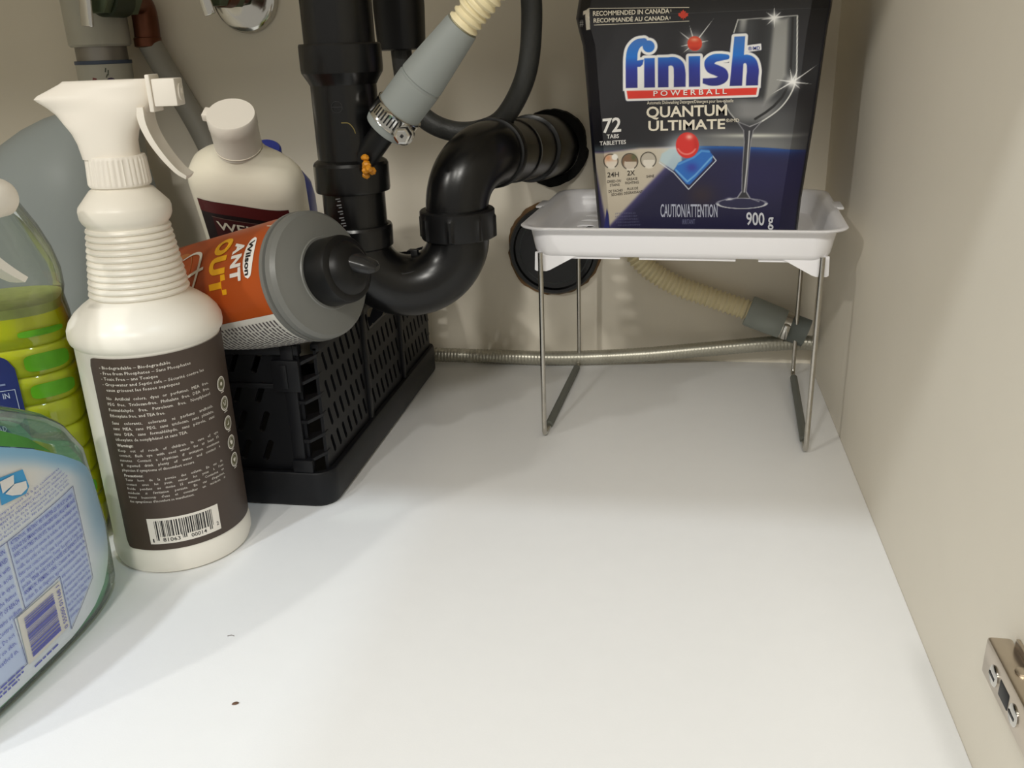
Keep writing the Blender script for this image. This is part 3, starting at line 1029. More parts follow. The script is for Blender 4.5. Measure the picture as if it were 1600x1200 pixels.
    mix((230, 229, 227), sm(.7, -.7, white_))
    t_ = np.clip((base - y) / 78, 0, 1)[..., None]
    gr = np.where(t_ < .36, np.array([36, 36, 116.]) * (1 - t_ / .36) + np.array([34, 48, 146.]) * t_ / .36,
                  np.where(t_ < .62, np.array([34, 48, 146.]) * (1 - (t_ - .36) / .26) + np.array([20, 108, 198.]) * (t_ - .36) / .26, np.array([20, 108, 198.]) * (1 - (t_ - .62) / .38) + np.array([60, 110, 186.]) * (t_ - .62) / .38))
    al = sm(.6, -.6, dl)[..., None]
    C = C * (1 - al) + gr * al
    mix((216, 50, 36), sm(.6, -.6, barp))
    # number-one figure
    mix((222, 214, 196), sm(.6, -.6, sd_poly(x, y, [(909.5, 17), (915, 15), (920, 11.5), (922, 46), (915, 47), (913.5, 22), (909.5, 23.5)])))
    # grey small print block, unreadable in the photograph
    for i in range(5):
        yy = 334 + i * 4.6
        mix((96, 96, 124), .55 * sm(1.6, .9, np.abs(y - yy + (x - 960) * .03)) * (x > 960 + i) * (x < 993 + 2 * i) * (np.sin(x * 2.3 + i) > -.5))
    return C


NU, NV = 400, 440
vv = np.linspace(.1655, .3515, NV)
G = np.zeros((NV, NU, 2))
for j, z in enumerate(vv):
    a, b = pk(z)
    G[j, :, 0] = np.linspace(a + .0030, b - .0035, NU)
    G[j, :, 1] = z
ax_, ay_ = unart(G[..., 0], G[..., 1])
colr = lin(paint_pack(ax_, ay_))
pa, pb = pk(vv)
back_l = np.maximum(0, (pa + .011)[:, None] - G[..., 0]) / .009 * .010
back_r = np.maximum(0, G[..., 0] - (pb - .0165)[:, None]) / .0145 * .010
V = np.stack([G[..., 0], PYF + np.maximum(back_l, back_r) - .0001 + np.maximum(0, G[..., 1] - .338) * .5, G[..., 1]], -1).reshape(-1, 3)
ii = np.arange(NV * NU).reshape(NV, NU)
F = np.stack([ii[:-1, :-1], ii[:-1, 1:], ii[1:, 1:], ii[1:, :-1]], -1).reshape(-1, 4)
pr = obj('front_print', (V, F.tolist()), mat_print('pouch_print', .42, .05), pack, colors=colr.reshape(-1, 3), smooth=0)
# blue gusset print at the lower left edge
obj('gusset_stripe', (np.array([(-.0600, .7422, .166), (-.0505, .7303, .166), (-.0525, .7303, .19), (-.0622, .7412, .225)]), [[0, 1, 2, 3]]), mat('royal_blue_print', (38, 44, 120), .3), pack, smooth=0)


def art_obj(name, geo, m, lift, parent=None):
    V, F = geo
    return obj(name, (art(V[:, 0], V[:, 1], lift), F), m, parent or pr, smooth=0)


def art_text(name, rows, m, lift=.0004, bold=0., res=3):
    return art_obj(name, join(*[text_fit(s, x0, y0, x1, y1, h, bold, res, -1) for s, x0, y0, x1, y1, h in rows]), m, lift)


M_LOGOW = mat('logo_white', (232, 230, 226), .4)
mlb = mat('logo_navy_ink', (38, 60, 150), .4)
art_text('logo_text', [('P O W E R B A L L', 1021, 150.2, 1135.5, 146.6, 8.2)], M_LOGOW, .0009, .012)
M_CREAMI = mat('cream_ink', (222, 214, 196), .45)
M_DKI = mat('dark_brown_ink', (52, 46, 40), .5)
M_GRYI = mat('grey_blue_ink', (176, 180, 198), .5)
art_text('product_name', [('QUANTUM', 1010, 184.2, 1136, 180.4, 17.2), ('ULTIMATE', 1013, 204.8, 1133, 201.4, 15.8)], M_CREAMI, .0004, .022)
art_text('small_print', [('Automatic Dishwashing Detergent/Détergent pour lave-vaisselle', 1011, 163.2, 1146, 159.6, 5)], M_CREAMI, .0004, .004, 2)
art_text('trademark', [('®/MD', 1134, 191, 1155, 190.5, 5.2)], M_CREAMI, .0004, .004, 2)
art_text('trademark', [('®/MD', 1169, 78.8, 1187.5, 77.5, 5.6)], mlb, .0007, .006, 2)
art_text('tab_count', [('72', 941.5, 208.2, 970.5, 205.6, 22.5)], M_LOGOW, .0004, .02)
art_text('tab_count_text', [('TABS', 948, 216.6, 967, 215.6, 6.2), ('TABLETTES', 937, 227.4, 978, 224.8, 6.2)], M_LOGOW, .0004, .012)
art_text('claim_text', [('RECOMMENDED IN CANADA', 926.5, 25, 1046, 20.6, 7.4), ('RECOMMANDÉ AU CANADA', 927.5, 35.6, 1045, 31.4, 6.8)], M_CREAMI, .0004, .02)
art_obj('claim_text', join(stroke2([(1048.4, 18.5), (1048.2, 14.6)], .9, smooth=False), stroke2([(1047, 29.6), (1046.8, 26)], .9, smooth=False)), M_CREAMI, .0004)
art_text('number_sign', [('#', 905.6, 41, 911.6, 40.6, 10.5)], mat('grey_ink_dim', (96, 94, 90), .5), .0004, .01)
art_obj('claim_rule', join(stroke2([(921, 13.2), (1077, 11.6)], .9, smooth=False), stroke2([(928, 39.2), (1077, 33)], .9, smooth=False)), M_CREAMI, .0004)
leaf = [(0, -8), (2, -4.6), (4, -5.6), (3.6, -1.4), (5.6, -3.2), (6.2, -1.8), (8.4, -2), (7, .6), (8, 1.6), (3.6, 4.2), (4, 5.8), (.5, 5.2), (.5, 8), (-.5, 8), (-.5, 5.2), (-4, 5.8), (-3.6, 4.2), (-8, 1.6), (-7, .6), (-8.4, -2), (-6.2, -1.8), (-5.6, -3.2), (-3.6, -1.4), (-4, -5.6), (-2, -4.6)]
art_obj('maple_leaf', (np.array([(1067.5 + a, 22.8 + b, 0) for a, b in leaf]), [list(range(len(leaf)))]), mat('leaf_red', (206, 60, 40), .45), .0004)
art_text('warning_text', [('CAUTION/ATTENTION', 1032, 339, 1121, 339.4, 20)], M_GRYI, .0004, .012)
art_text('warning_text', [('IRRITANT', 1066, 350.5, 1086, 350.3, 7.5)], mat('dim_blue_ink', (104, 106, 140), .5), .0004, .004, 2)
art_text('weight_text', [('900 g', 1166, 351.6, 1208.5, 353, 20)], mat('pale_ink', (206, 208, 214), .5), .0004, .016)
art_text('benefit_text', [('24H', 949, 277.2, 967, 276, 7.6), ('2X', 980, 274.4, 992, 273.6, 7.6)], M_DKI, .0004, .012)
art_text('benefit_text', [('DRIED-ON', 949, 286, 970, 284.4, 4), ('STAINS', 953, 291.6, 968, 290.4, 4), ('GREASE', 979, 282.2, 996, 280.8, 4), ('FIGHTING', 977, 288.2, 998, 286.6, 4), ('SHINE', 1010, 278, 1022, 276.8, 4),
                          ('DE TACHES', 951, 301.2, 973, 299, 3.8), ('SÉCHÉES', 955, 306.4, 973, 304.6, 3.8), ('PLUS DE', 980, 297.4, 997, 295.6, 3.8), ('DÉGRAISSANT', 975, 304, 1004, 301, 3.8)], M_DKI, .0004, .006, 2)

# ================================================================== CRATE
CX0, CX1, CY0, CY1, CZ = -.4445, -.2445, .5655, .8825, .1265
crate = thing('folding_crate', 'black plastic folding crate with slotted sides under the drain trap', 'crate', ((CX0 + CX1) / 2, (CY0 + CY1) / 2, 0))
cxm, cym = (CX0 + CX1) / 2, (CY0 + CY1) / 2


def base_tray():
    hx, hy = (CX1 - CX0) / 2, (CY1 - CY0) / 2
    L = []
    for i, z, r in ((.006, .0, .012), (.0015, .0006, .014), (0, .003, .015), (0, .0265, .015), (.0008, .0280, .014), (.004, .0282, .012), (.0046, .026, .012), (.0046, .005, .012), (.0062, .0042, .011)):
        L.append(rrect(hx - i, hy - i, r, z, 5, (cxm, cym)))
    return loft(L)


obj('base_tray', base_tray(), M_CRATE, crate)


def slot_loop(cu, cv, w, h, lean, n=5):
    P = []
    for i in range(n + 1):
        a = PI * i / n
        P.append((cu + lean * h / 2 + w / 2 * math.cos(a), cv + h / 2 - w / 2 + w / 2 * math.sin(a)))
    for i in range(n + 1):
        a = PI + PI * i / n
        P.append((cu - lean * h / 2 + w / 2 * math.cos(a), cv - h / 2 + w / 2 + w / 2 * math.sin(a)))
    return P


def end_panel():
    """u across the crate width, v up"""
    W = (CX1 - CX0) - .034
    holes = []
    for r in range(4):
        cv = .0425 + r * .0232
        for c in range(7):
            u = -W / 2 + .019 + c * (W - .060) / 6 + .012
            if r == 3 and 2 <= c <= 4:
                continue
            holes.append(slot_loop(u - .004, cv, .0050, .0172, .30))
    holes.append([(-.030 + .0, .1045), (.022, .1045), (.026, .110), (.022, .1195), (-.030, .1195), (-.034, .110)])
    return plate([(-W / 2, .027), (W / 2, .027), (W / 2, CZ - .002), (-W / 2, CZ - .002)], holes, .0024)


ep = end_panel()


def side_panel():
    Lh = (CY1 - CY0) - .022
    holes = []
    n = 3
    for s in range(n):
        u0 = -Lh / 2 + s * Lh / n + .006
        u1 = -Lh / 2 + (s + 1) * Lh / n - .006
        cols = 7
        for r in range(4):
            for c in range(cols):
                if s == 1 and r == 3 and 1 <= c <= 5:
                    continue
                u = u0 + (c + .6) * (u1 - u0) / cols
                holes.append(slot_loop(u, .043 + r * .0218, .0044, .0160, -.28))
    holes.append([(-.032, .101), (.032, .101), (.036, .107), (.032, .118), (-.032, .118), (-.036, .107)])
    return plate([(-Lh / 2, .0275), (Lh / 2, .0275), (Lh / 2, CZ - .004), (-Lh / 2, CZ - .004)], holes, .0024)


sp_ = side_panel()
for yy in (CY0 + .0085, CY1 - .0085):
    V, F = ep
    obj('end_panel', (np.stack([cxm + V[:, 0], yy + V[:, 2], V[:, 1]], 1), F), M_CRATE, crate, smooth=20)
for xx, s in ((CX1 - .0062, 1), (CX0 + .0062, -1)):
    V, F = sp_
    obj('side_panel', (np.stack([xx + V[:, 2], cym + V[:, 0], V[:, 1]], 1), F), M_CRATE, crate, smooth=20)
    Lh = (CY1 - CY0) - .022
    for q in (-.5, .5):
        yq = cym + q * Lh / 3
        obj('side_bar', box(xx - .0018, xx + s * .0034 + .0004, yq - .0032, yq + .0032, .026, CZ - .003, .0008), M_CRATE, crate)
    obj('side_rim', box(xx - .0030, xx + .0036, CY0 + .011, CY1 - .011, CZ - .0065, CZ - .0005, .001), M_CRATE, crate)
# corners: post, rungs, latch
for sx, xe in ((1, CX1), (-1, CX0)):
    for sy, ye in ((1, CY0), (-1, CY1)):
        xa = xe - sx * .0195
        obj('corner_post', box(min(xa, xa - sx * .010), max(xa, xa - sx * .010), min(ye + sy * .0035, ye + sy * .0120), max(ye + sy * .0035, ye + sy * .0120), .024, CZ, .0012), M_CRATE, crate)
        for k in range(7):
            z = .036 + k * .0152
            xx0, xx1 = xe - sx * .0205, xe - sx * .0045
            V = np.array([(xx0, ye + sy * .0045, z), (xx0 + sx * .006, ye + sy * .0045, z), (xx1, ye + sy * .011, z + .004), (xx1, ye + sy * .0165, z + .004), (xx0, ye + sy * .0165, z)])
            V = np.vstack([V, V + np.array([0, 0, .0024])])
            n = 5
            obj('corner_rung', (V, [list(range(n))[::-1], list(range(n, 2 * n))] + [[i, (i + 1) % n, n + (i + 1) % n, n + i] for i in range(n)]), M_CRATE, crate, smooth=20)
        la = obj('latch', box(min(xa - sx * .017, xa + sx * .004), max(xa - sx * .017, xa + sx * .004), ye + sy * .0010 if sy > 0 else ye + sy * .006, ye + sy * .006 if sy > 0 else ye + sy * .001, .092, .116, .001), M_CRATE, crate)
        if sy > 0:
            obj('latch_ridge', box(xa - sx * .0075 - .0028, xa - sx * .0075 + .0028, ye - .0002, ye + .002, .095, .113, .0006), M_CRATE, la)
        obj('foot_clip', box(min(xa - sx * .010, xa + sx * .006), max(xa - sx * .010, xa + sx * .006), ye + sy * .0012 if sy > 0 else ye + sy * .008, ye + sy * .008 if sy > 0 else ye + sy * .0012, .0275, .038, .0012), M_CRATE, crate)
obj('end_rim', box(CX0 + .016, CX1 - .016, CY0 + .0045, CY0 + .0120, CZ - .008, CZ, .0012), M_CRATE, crate)
obj('end_rim', box(CX0 + .016, CX1 - .016, CY1 - .0120, CY1 - .0045, CZ - .008, CZ, .0012), M_CRATE, crate)
obj('end_bar', box(CX0 + .018, CX1 - .030, CY0 + .0058, CY0 + .0100, .0925, .0965, .0008), M_CRATE, crate)

# ================================================================== SPRAY BOTTLE WITH BROWN LABEL
SCX, SCY, SR = -.334, .509, .0450
spray = thing('spray_bottle', 'white spray bottle with ribbed neck and brown text label, in front of the crate', 'spray bottle', (SCX, SCY, 0))
prof = [(.030, .0015), (.040, .0), (.0440, .0016), (.0455, .006), (.0457, .0125), (.0452, .0150), (.0449, .0165), (SR - .0004, .018), (SR - .0004, .1525), (.0452, .1535), (.0466, .1552), (.0473, .1585), (.0470, .1625), (.0452, .1668), (.0415, .1715), (.0360, .1760), (.0318, .1788), (.0300, .1806)]
NR = 11
for k in range(NR):
    z0 = .1815 + k * .0039
    r0 = .0296 - .0052 * k / (NR - 1)
    prof += [(r0 - .0006, z0), (r0 + .0006, z0 + .0008), (r0 + .0009, z0 + .0018), (r0 + .0004, z0 + .0030), (r0 - .0007, z0 + .0036)]
prof += [(.0240, .2250), (.0258, .2272), (.0270, .2300), (.0272, .2345), (.0266, .2368), (.0186, .2462), (.0165, .2472), (.0165, .252)]
obj('bottle', lathe(prof, 72), M_WHITE, spray, local=True, smooth=38)


def ribcollar():
    n = 144
    t = np.arange(n) * 2 * PI / n
    rib = .00035 * np.sign(np.sin(t * 36))
    L = []
    for r, z, w in ((.0150, .2482, 0), (.0176, .2484, 0), (.0180, .2494, .3), (.0180, .2505, 1), (.0172, .2640, 1), (.0172, .2648, .2), (.0168, .2662, 0), (.0145, .2662, 0)):
        rr = r + rib * w
        L.append(np.stack([rr * np.cos(t), rr * np.sin(t), np.full(n, z)], 1))
    return loft(L)


obj('collar', ribcollar(), M_SPRAY, spray, local=True, smooth=40)
HROT = Matrix.Rotation(math.radians(14), 4, 'Z') @ Matrix.Diagonal((.92, 1, 1, 1))
secs = [(.2650, -.0195, .0155, .0150), (.2680, -.0200, .0150, .0150), (.2740, -.0212, .0152, .0146), (.2800, -.0238, .0172, .0142), (.2860, -.0282, .0215, .0138), (.2910, -.0330, .0258, .0134), (.2950, -.0378, .0290, .0128), (.2980, -.0424, .0300, .0122),
        (.2996, -.0446, .0304, .0118), (.3016, -.0420, .0306, .0112), (.3046, -.0345, .0308, .0104), (.3078, -.0268, .0308, .0095), (.3092, -.0245, .0304, .0080)]
L = []
for z, a, b, h in secs:
    sl = superell((b - a) / 2, h, 2.5, z, 48, ((a + b) / 2, 0))
    w = np.clip((sl[:, 0] - a) / (b - a), 0, 1)
    if z > .286:
        sl[:, 1] *= np.clip(.30 + 1.1 * w ** .6, 0, 1)
    L.append(sl)
obj('sprayer_head', xf(loft(L), HROT), M_SPRAY, spray, local=True, smooth=50)
nz = obj('nozzle', xf(join(box(.0300, .0330, -.0098, .0098, .2905, .3115, .0008), box(.0332, .0478, -.0088, .0088, .2935, .3090, .0008)), HROT), M_SPRAY, spray, local=True)
obj('nozzle_rim', xf(lathe_on((.0475, 0, .3012), (.06, 0, .3012), [(.0048, 0), (.0048, .0012), (.0022, .0014), (.0016, .0002)], 20), HROT), M_SPRAY, nz, local=True)
tp = catmull([(.0235, 0, .2935), (.0240, 0, .2840), (.0275, 0, .2740), (.0335, 0, .2640), (.0400, 0, .2560), (.0455, 0, .2520)], 6)
L = []
for i, p in enumerate(tp):
    q = i / (len(tp) - 1)
    T = tp[min(i + 1, len(tp) - 1)] - tp[max(i - 1, 0)]
    T /= np.linalg.norm(T)
    N = np.array([T[2], 0, -T[0]]) * -1
    hw = .0112 - .0024 * q
    d = .0030 * (1 - .55 * q)
    L.append(np.array([p + N * d + [0, hw, 0], p - N * d + [0, hw * .75, 0], p - N * d * 1.3, p - N * d + [0, -hw * .75, 0], p + N * d + [0, -hw, 0], p + N * d * .4]))
obj('trigger', xf(loft(L), HROT), M_SPRAY, spray, local=True, smooth=40)


def lab(u, v, e=.0003):
    a = -PI / 2 + np.asarray(u) / SR
    return np.stack([SCX + (SR + e) * np.cos(a), SCY + (SR + e) * np.sin(a), np.asarray(v) + 0 * a], 1)


# label with rounded corners, wrapping from the left edge round to the right
u0, u1, z0, z1 = -.0148, .108, .0190, .1512
g2 = rect2(u0, z0, u1, z1, 60, 24)
V = g2[0]
rc = .004
for p in V:
    for cu_, su in ((u0 + rc, -1), (u1 - rc, 1)):
        for cv_, sv in ((z0 + rc, -1), (z1 - rc, 1)):
            if (p[0] - cu_) * su > 0 and (p[1] - cv_) * sv > 0:
                d = math.hypot(p[0] - cu_, p[1] - cv_)
                if d > rc:
                    p[0] = cu_ + (p[0] - cu_) * rc / d
                    p[1] = cv_ + (p[1] - cv_) * rc / d
brown = obj('label', wrap(g2, lambda u, v: lab(u, v, .0001)), M_BROWN, spray, label='dark brown printed label')


def block(name, lines, ul, ur, z, dz, cap, justify=True, bold=0., m=M_INK_W):
    g = []
    for i, s in enumerate(lines):
        w = text_width(s, cap, bold)
        full = ur - ul
        ww = full if (justify and i < len(lines) - 1) else min(w * .98, full)
        words = s.split(' ')
        zz = z - i * dz
        if justify and i < len(lines) - 1 and len(words) > 1:
            ws = [text_width(q, cap, bold) for q in words]
            sc = min(1.0, (full * .93) / (sum(ws) + .3 * cap * (len(ws) - 1)))
            gap = (full - sum(ws) * sc) / (len(ws) - 1)
            x = ul
            for q, wq in zip(words, ws):
                g.append(text_fit(q, x, zz, x + wq * sc, zz, cap, bold, 1))
                x += wq * sc + gap
        else:
            g.append(text_fit(s, ul, zz, ul + ww, zz, cap, bold, 1))
    return obj(name, wrap(join(*g), lambda u, v: lab(u, v, .00035)), m, brown, smooth=0)


CAPT = .00195
rows = [('- Biodegradable – Biodegradable', -.0075, .0356), ('- Free from Phosphates – Sans Phosphates', -.0075, .048), ('- Toxic Free – ans Toxique', -.0075, .0272), ('- Grey-water and Septic safe – Sécurité contre les', -.0075, .0566), ('eaux griseset les fosses septiques', -.0055, .0390)]
obj('label_text', wrap(join(*[text_fit(s, a, .1446 - i * .0036, b, .1446 - i * .0036, .0019, 0, 1) for i, (s, a, b) in enumerate(rows)]), lambda u, v: lab(u, v, .00035)), M_INK_W, brown, smooth=0)
block('label_text', ['No Artificial colors, dyes or perfumes, MEA free,', 'PEG free, Triclosan-free, Phthalate free, DEA free,', 'Formaldehyde free, Petroleum free, Nonylphenol', 'Ethoxylate free, and TEA free.'], -.0065, .0586, .1245, .0038, CAPT)
block('label_text', ['Sans colorants, colorants ni parfums artificiels,', 'sans MEA, sans PEG, sans triclosan, sans phtalate,', 'sans DEA, sans formaldéhyde, sans pétrole, sans', 'éthoxylate de nonylphénol et sans TEA.'], -.0062, .0592, .1082, .0037, CAPT)
block('label_text', ['Warnings:'], -.006, .0135, .0930, .003, .0020, False, .02)
block('label_text', ['Keep out of reach of children. In case of eye', 'contact, flush eye with cool water for at least 15', 'minutes. Contact a physician if irritation continues.', 'If ingested drink plenty of water and contact a', 'physician if symptoms of discomfort occurs.'], -.0058, .0600, .0896, .0034, .0018)
block('label_text', ['Precautions:'], -.005, .0155, .0722, .003, .0019, False, .02)
block('label_text', ['Tenir hors de la portée des enfants. En cas de', 'contact avec les yeux, rincer les yeux à l\'eau', 'froide pendant au moins 15 minutes. Contactez un', 'médecin si l\'irritation persiste. En cas d\'ingestion,', 'buvez beaucoup d\'eau et consulter un médecin si', 'des symptômes d\'inconfort se manifestent.'], -.0048, .0600, .0692, .00305, .00165)
bc = obj('barcode_patch', wrap(rect2(.0041, .0236, .0502, .0422, 16, 1), lambda u, v: lab(u, v, .0003)), M_INK_W, brown, smooth=0)
g = []
x = .0085
pat = RNG.integers(1, 4, size=64)
for i, w in enumerate(pat):
    ww = w * .00030
    if i % 2 == 0 and x < .0462:
        lo = .0262 if i in (0, 2, 28, 30, 32, 58, 60) else .0288
        g.append(rect2(x, lo, min(x + ww, .0465), .0405, 1, 1))
    x += ww
obj('barcode', wrap(join(*g), lambda u, v: lab(u, v, .00045)), M_INK_K, bc, smooth=0)
obj('barcode_digits', wrap(join(text_fit('1', .0060, .0250, .0068, .0250, .0026), text_fit('81063', .0125, .0252, .0232, .0252, .0027, .006), text_fit('00014', .0300, .0252, .0400, .0252, .0027, .006), text_fit('2', .0474, .0272, .0490, .0272, .0026)), lambda u, v: lab(u, v, .00045)), M_INK_K, bc, smooth=0)
M_OLIVE = mat('olive_badge', (104, 100, 72), .5)
for i, zc in enumerate((.1197, .1057, .0915, .0774, .0643)):
    uc = .0712 + i * .0005
    g = [ring2(uc, zc, .0042, .0050, 28), ring2(uc, zc, .00345, .0037, 24)]
    if i == 0:
        g.append(disc2(uc, zc, .0013, 12))
    elif i == 1:
        g += [stroke2([(uc - .0015, zc + .0015), (uc - .0005, zc - .0015), (uc + .0004, zc + .0004)], .0006, smooth=False), stroke2([(uc + .0004, zc + .0012), (uc + .0016, zc + .0016), (uc + .0006, zc - .0016)], .0006)]
    elif i == 2:
        g.append(stroke2([(uc - .0014, zc - .001), (uc + .0004, zc - .0006), (uc + .0012, zc + .0014)], np.array([.0004, .0014, .0003])))
    elif i == 3:
        g += [disc2(uc + .0002, zc - .0003, .0015, 14), disc2(uc - .0012, zc + .0008, .0008, 10), stroke2([(uc - .0010, zc + .0012), (uc - .0002, zc + .0026)], .0006)]
    else:
        g.append((np.array([(uc, zc - .0020, 0), (uc + .0017, zc + .0002, 0), (uc + .0012, zc + .0014, 0), (uc, zc + .0008, 0), (uc - .0012, zc + .0014, 0), (uc - .0017, zc + .0002, 0)]), [[0, 1, 2, 3, 4, 5]]))
    g.append(rect2(uc - .002, zc - .0060, uc + .002, zc - .0055, 2, 1))
    bd = obj('badge', wrap(disc2(uc, zc, .0048, 28), lambda u, v: lab(u, v, .00034)), M_OLIVE, brown, smooth=0)
    obj('badge_emblem', wrap(join(*g), lambda u, v: lab(u, v, .0005)), M_INK_W, bd, smooth=0)

# ================================================================== ANT POWDER BOTTLE
CE = np.array([-.232, .565, .180])
CA = np.array([.8988481, -.35354955, .25898805])
CRX = np.array([.3660386, .93059967, 0])
CRY = np.array([-.2410142, .09479962, .96588053])
CM = Matrix((CRX, CRY, CA)).transposed()
can = thing('powder_bottle', 'orange ant powder bottle with grey shoulder and black cap, lying tilted on the crate', 'powder bottle', tuple(CE), CM)
RC = .0432
obj('body', lathe([(.030, -.185), (.040, -.184), (.0425, -.180), (RC, -.172), (RC, -.018), (RC, -.012)], 72), mat('orange_label', (168, 76, 28), .42, spec=.35, vary=.10, vscale=14), can, local=True)
obj('shoulder', lathe([(RC, -.0135), (RC + .0014, -.0128), (RC + .0014, -.0098), (RC - .0006, -.0092), (RC - .0006, -.0080), (RC + .0010, -.0074), (RC + .0004, -.0036), (RC - .0020, -.0010), (RC - .0055, .0), (.030, .0032), (.0250, .0042), (.0244, .0050), (.0236, .0050)], 72), mat('dark_grey_plastic', (112, 113, 110), .38, spec=.5), can, local=True, smooth=24)
cap = obj('cap', lathe([(.0225, .003), (.0230, .0048), (.0228, .0200), (.0222, .0222), (.0200, .0236), (.0180, .0238), (.0165, .0260), (.0120, .0300), (.0001, .0310)], 56), M_ABSD, can, local=True, smooth=40)
obj('pour_spout', xf(loft([superell(.0090, .0060, 2.4, 0, 24), superell(.0082, .0055, 2.4, .008, 24), superell(.0070, .0040, 2.4, .0150, 24), superell(.0040, .0020, 2.2, .0180, 24)]), Matrix.Translation((.002, .0035, .0265)) @ Matrix.Rotation(.5, 4, 'X') @ Matrix.Rotation(.25, 4, 'Y')), mat('smoky_plastic', (40, 40, 41), .25), cap, local=True)


def canf(u, v, e=.0003):
    """u degrees round the can, v along its axis"""
    a = np.radians(np.asarray(u))
    L = np.stack([(RC + e) * np.cos(a), (RC + e) * np.sin(a), np.asarray(v) + 0 * a], 1)
    return L


def can_obj(name, geo, m, e=.0003, parent=None, label=None):
    V, F = geo
    return obj(name, (canf(V[:, 0], V[:, 1], e), F), m, parent or can, local=True, smooth=0, label=label)


M_YEL = mat('yellow_ink', (226, 168, 24), .4)
can_obj('white_panel', rect2(201, -.172, 300, -.0140, 40, 1), mat('white_label', (214, 212, 204), .45), .0002, label='white directions panel')
lines = []
for i in range(30):
    v = -.0190 - i * .0036
    u = 207
    while u < 292:
        w = RNG.uniform(2.5, 9)
        lines.append(rect2(u, v, min(u + w, 292), v + .0016, 2, 1))
        u += w + 1.2
can_obj('directions_print', join(*lines), mat('dark_small_print', (92, 86, 88), .5), .0004)
bdg = []
bt = [(124, -.0225), (128, -.0195), (164, -.0205), (167, -.023), (165, -.0285), (160, -.0305), (132, -.0305), (126, -.0285)]
pl_ = []
for i in range(21):
    u = 126 + i * 2
    s = math.sin(PI * i / 20) ** .35
    pl_.append((u, -.0255 + .0052 * s, -.0255 - .0050 * s))
V = [(u, a, 0) for u, a, b in pl_] + [(u, b, 0) for u, a, b in pl_]
can_obj('brand_badge', (np.array(V), [[i, i + 1, 22 + i, 21 + i] for i in range(20)]), M_LOGOW, .0003)
can_obj('brand_text', text_fit('Wilson', 130, -.0280, 163, -.0280, .0050, .03, 3), M_INK_K, .0006)


def can_letters(s, u0, u1, v, h, b):
    g = text_fit(s, u0, v, u1, v, h, b, 4)
    return g


K_ = RC * PI / 180           # metres per degree round the bottle


def can_glyphs(word, spans, v, h, b, skew=0.):
    return join(*[text_fit(c, a_, v + skew * k_, b_, v + skew * k_, h, b, 4) for k_, (c, (a_, b_)) in enumerate(zip(word, spans))])


can_obj('title_text', can_glyphs('ANT', ((128, 140.5), (141.5, 153.5), (154, 166)), -.0435, .0108, .05), M_LOGOW, .0004)
can_obj('title_text', can_glyphs('OUT', ((117, 137), (138.5, 156), (157, 175)), -.0660, .0170, .06), M_YEL, .0004, label='yellow lettering')


def can_stroke(P, w):
    V, F = stroke2([(u * K_, v) for u, v in P], w)
    V[:, 0] /= K_
    return V, F


def can_disc(u, v, r):
    return disc2(u, v, r, 26, 1 / K_)


can_obj('picture_patch', can_disc(143, -.104, .0160), mat('tan_picture', (186, 116, 60), .45, vary=.4, vscale=120), .00025)
can_obj('script_letter', join(can_stroke([(131, -.101), (126, -.090), (130, -.081), (142, -.0785), (156, -.081), (172, -.0885)], np.array([.0012, .0022, .0026, .0026, .0022, .0016])), can_stroke([(146, -.0730), (148, -.0810), (151, -.0890)], .0022)), M_INK_W, .0005)
can_obj('top_text', text_fit('7', 112, -.021, 116, -.021, .006, .0, 2), M_CREAMI, .0004)

# ================================================================== CREAM CLEANER BOTTLE (inside the crate)
WT = np.array([-.3415, .68, .2780])
WA = np.array([.184, -.55, .81])
WA /= np.linalg.norm(WA)
side = np.array([.95, .12, -.22])
side -= WA * np.dot(side, WA)
side /= np.linalg.norm(side)
back = np.cross(WA, side)
WLEN = .30
WB = WT - WA * WLEN
WMm = Matrix((side, back, WA)).transposed()
web = thing('cream_cleaner_bottle', 'white cleaner bottle with maroon label, leaning forward inside the crate', 'bottle', tuple(WB), WMm)
L = []
top = WLEN
for z, hx, hy, n in ((.0, .040, .020, 3), (.003, .0445, .024, 3), (.010, .046, .0255, 3), (.205, .0475, .026, 3), (.232, .0480, .0262, 2.9), (.240, .0466, .0255, 2.8), (.246, .0435, .0240, 2.6), (.251, .0380, .0225, 2.4), (.255, .0310, .0205, 2.2), (.259, .0248, .0190, 2), (.264, .0205, .0178, 2), (.269, .0178, .0172, 2)):
    L.append(superell(hx, hy, n, z, 64))
obj('bottle', loft(L), mat('ivory_bottle', (238, 232, 214), .35), web, local=True, smooth=60)
cp = obj('flip_cap', lathe([(.0172, .2655), (.0184, .2660), (.0186, .288), (.0190, .2892), (.0190, .2985), (.0182, .3000), (.0001, .3000)], 48), M_SPRAY, web, local=True, smooth=40)
obj('cap_lip', box(-.0225, -.0165, -.005, .005, .2925, .2990, .001), M_SPRAY, cp, local=True)
obj('neck_groove', lathe([(.0180, .2680), (.0189, .2684), (.0189, .2690), (.0180, .2694)], 48), mat('ivory_shadow_ring', (214, 206, 190), .4), web, local=True)


def web_front(u, v, e=.0004):
    u = np.asarray(u, float)
    v = np.asarray(v, float)
    y = -.0262 * (1 - np.clip(np.abs(u) / .0482, 0, .999) ** 3) ** (1 / 3) - e
    return np.stack([u, y, v], 1)


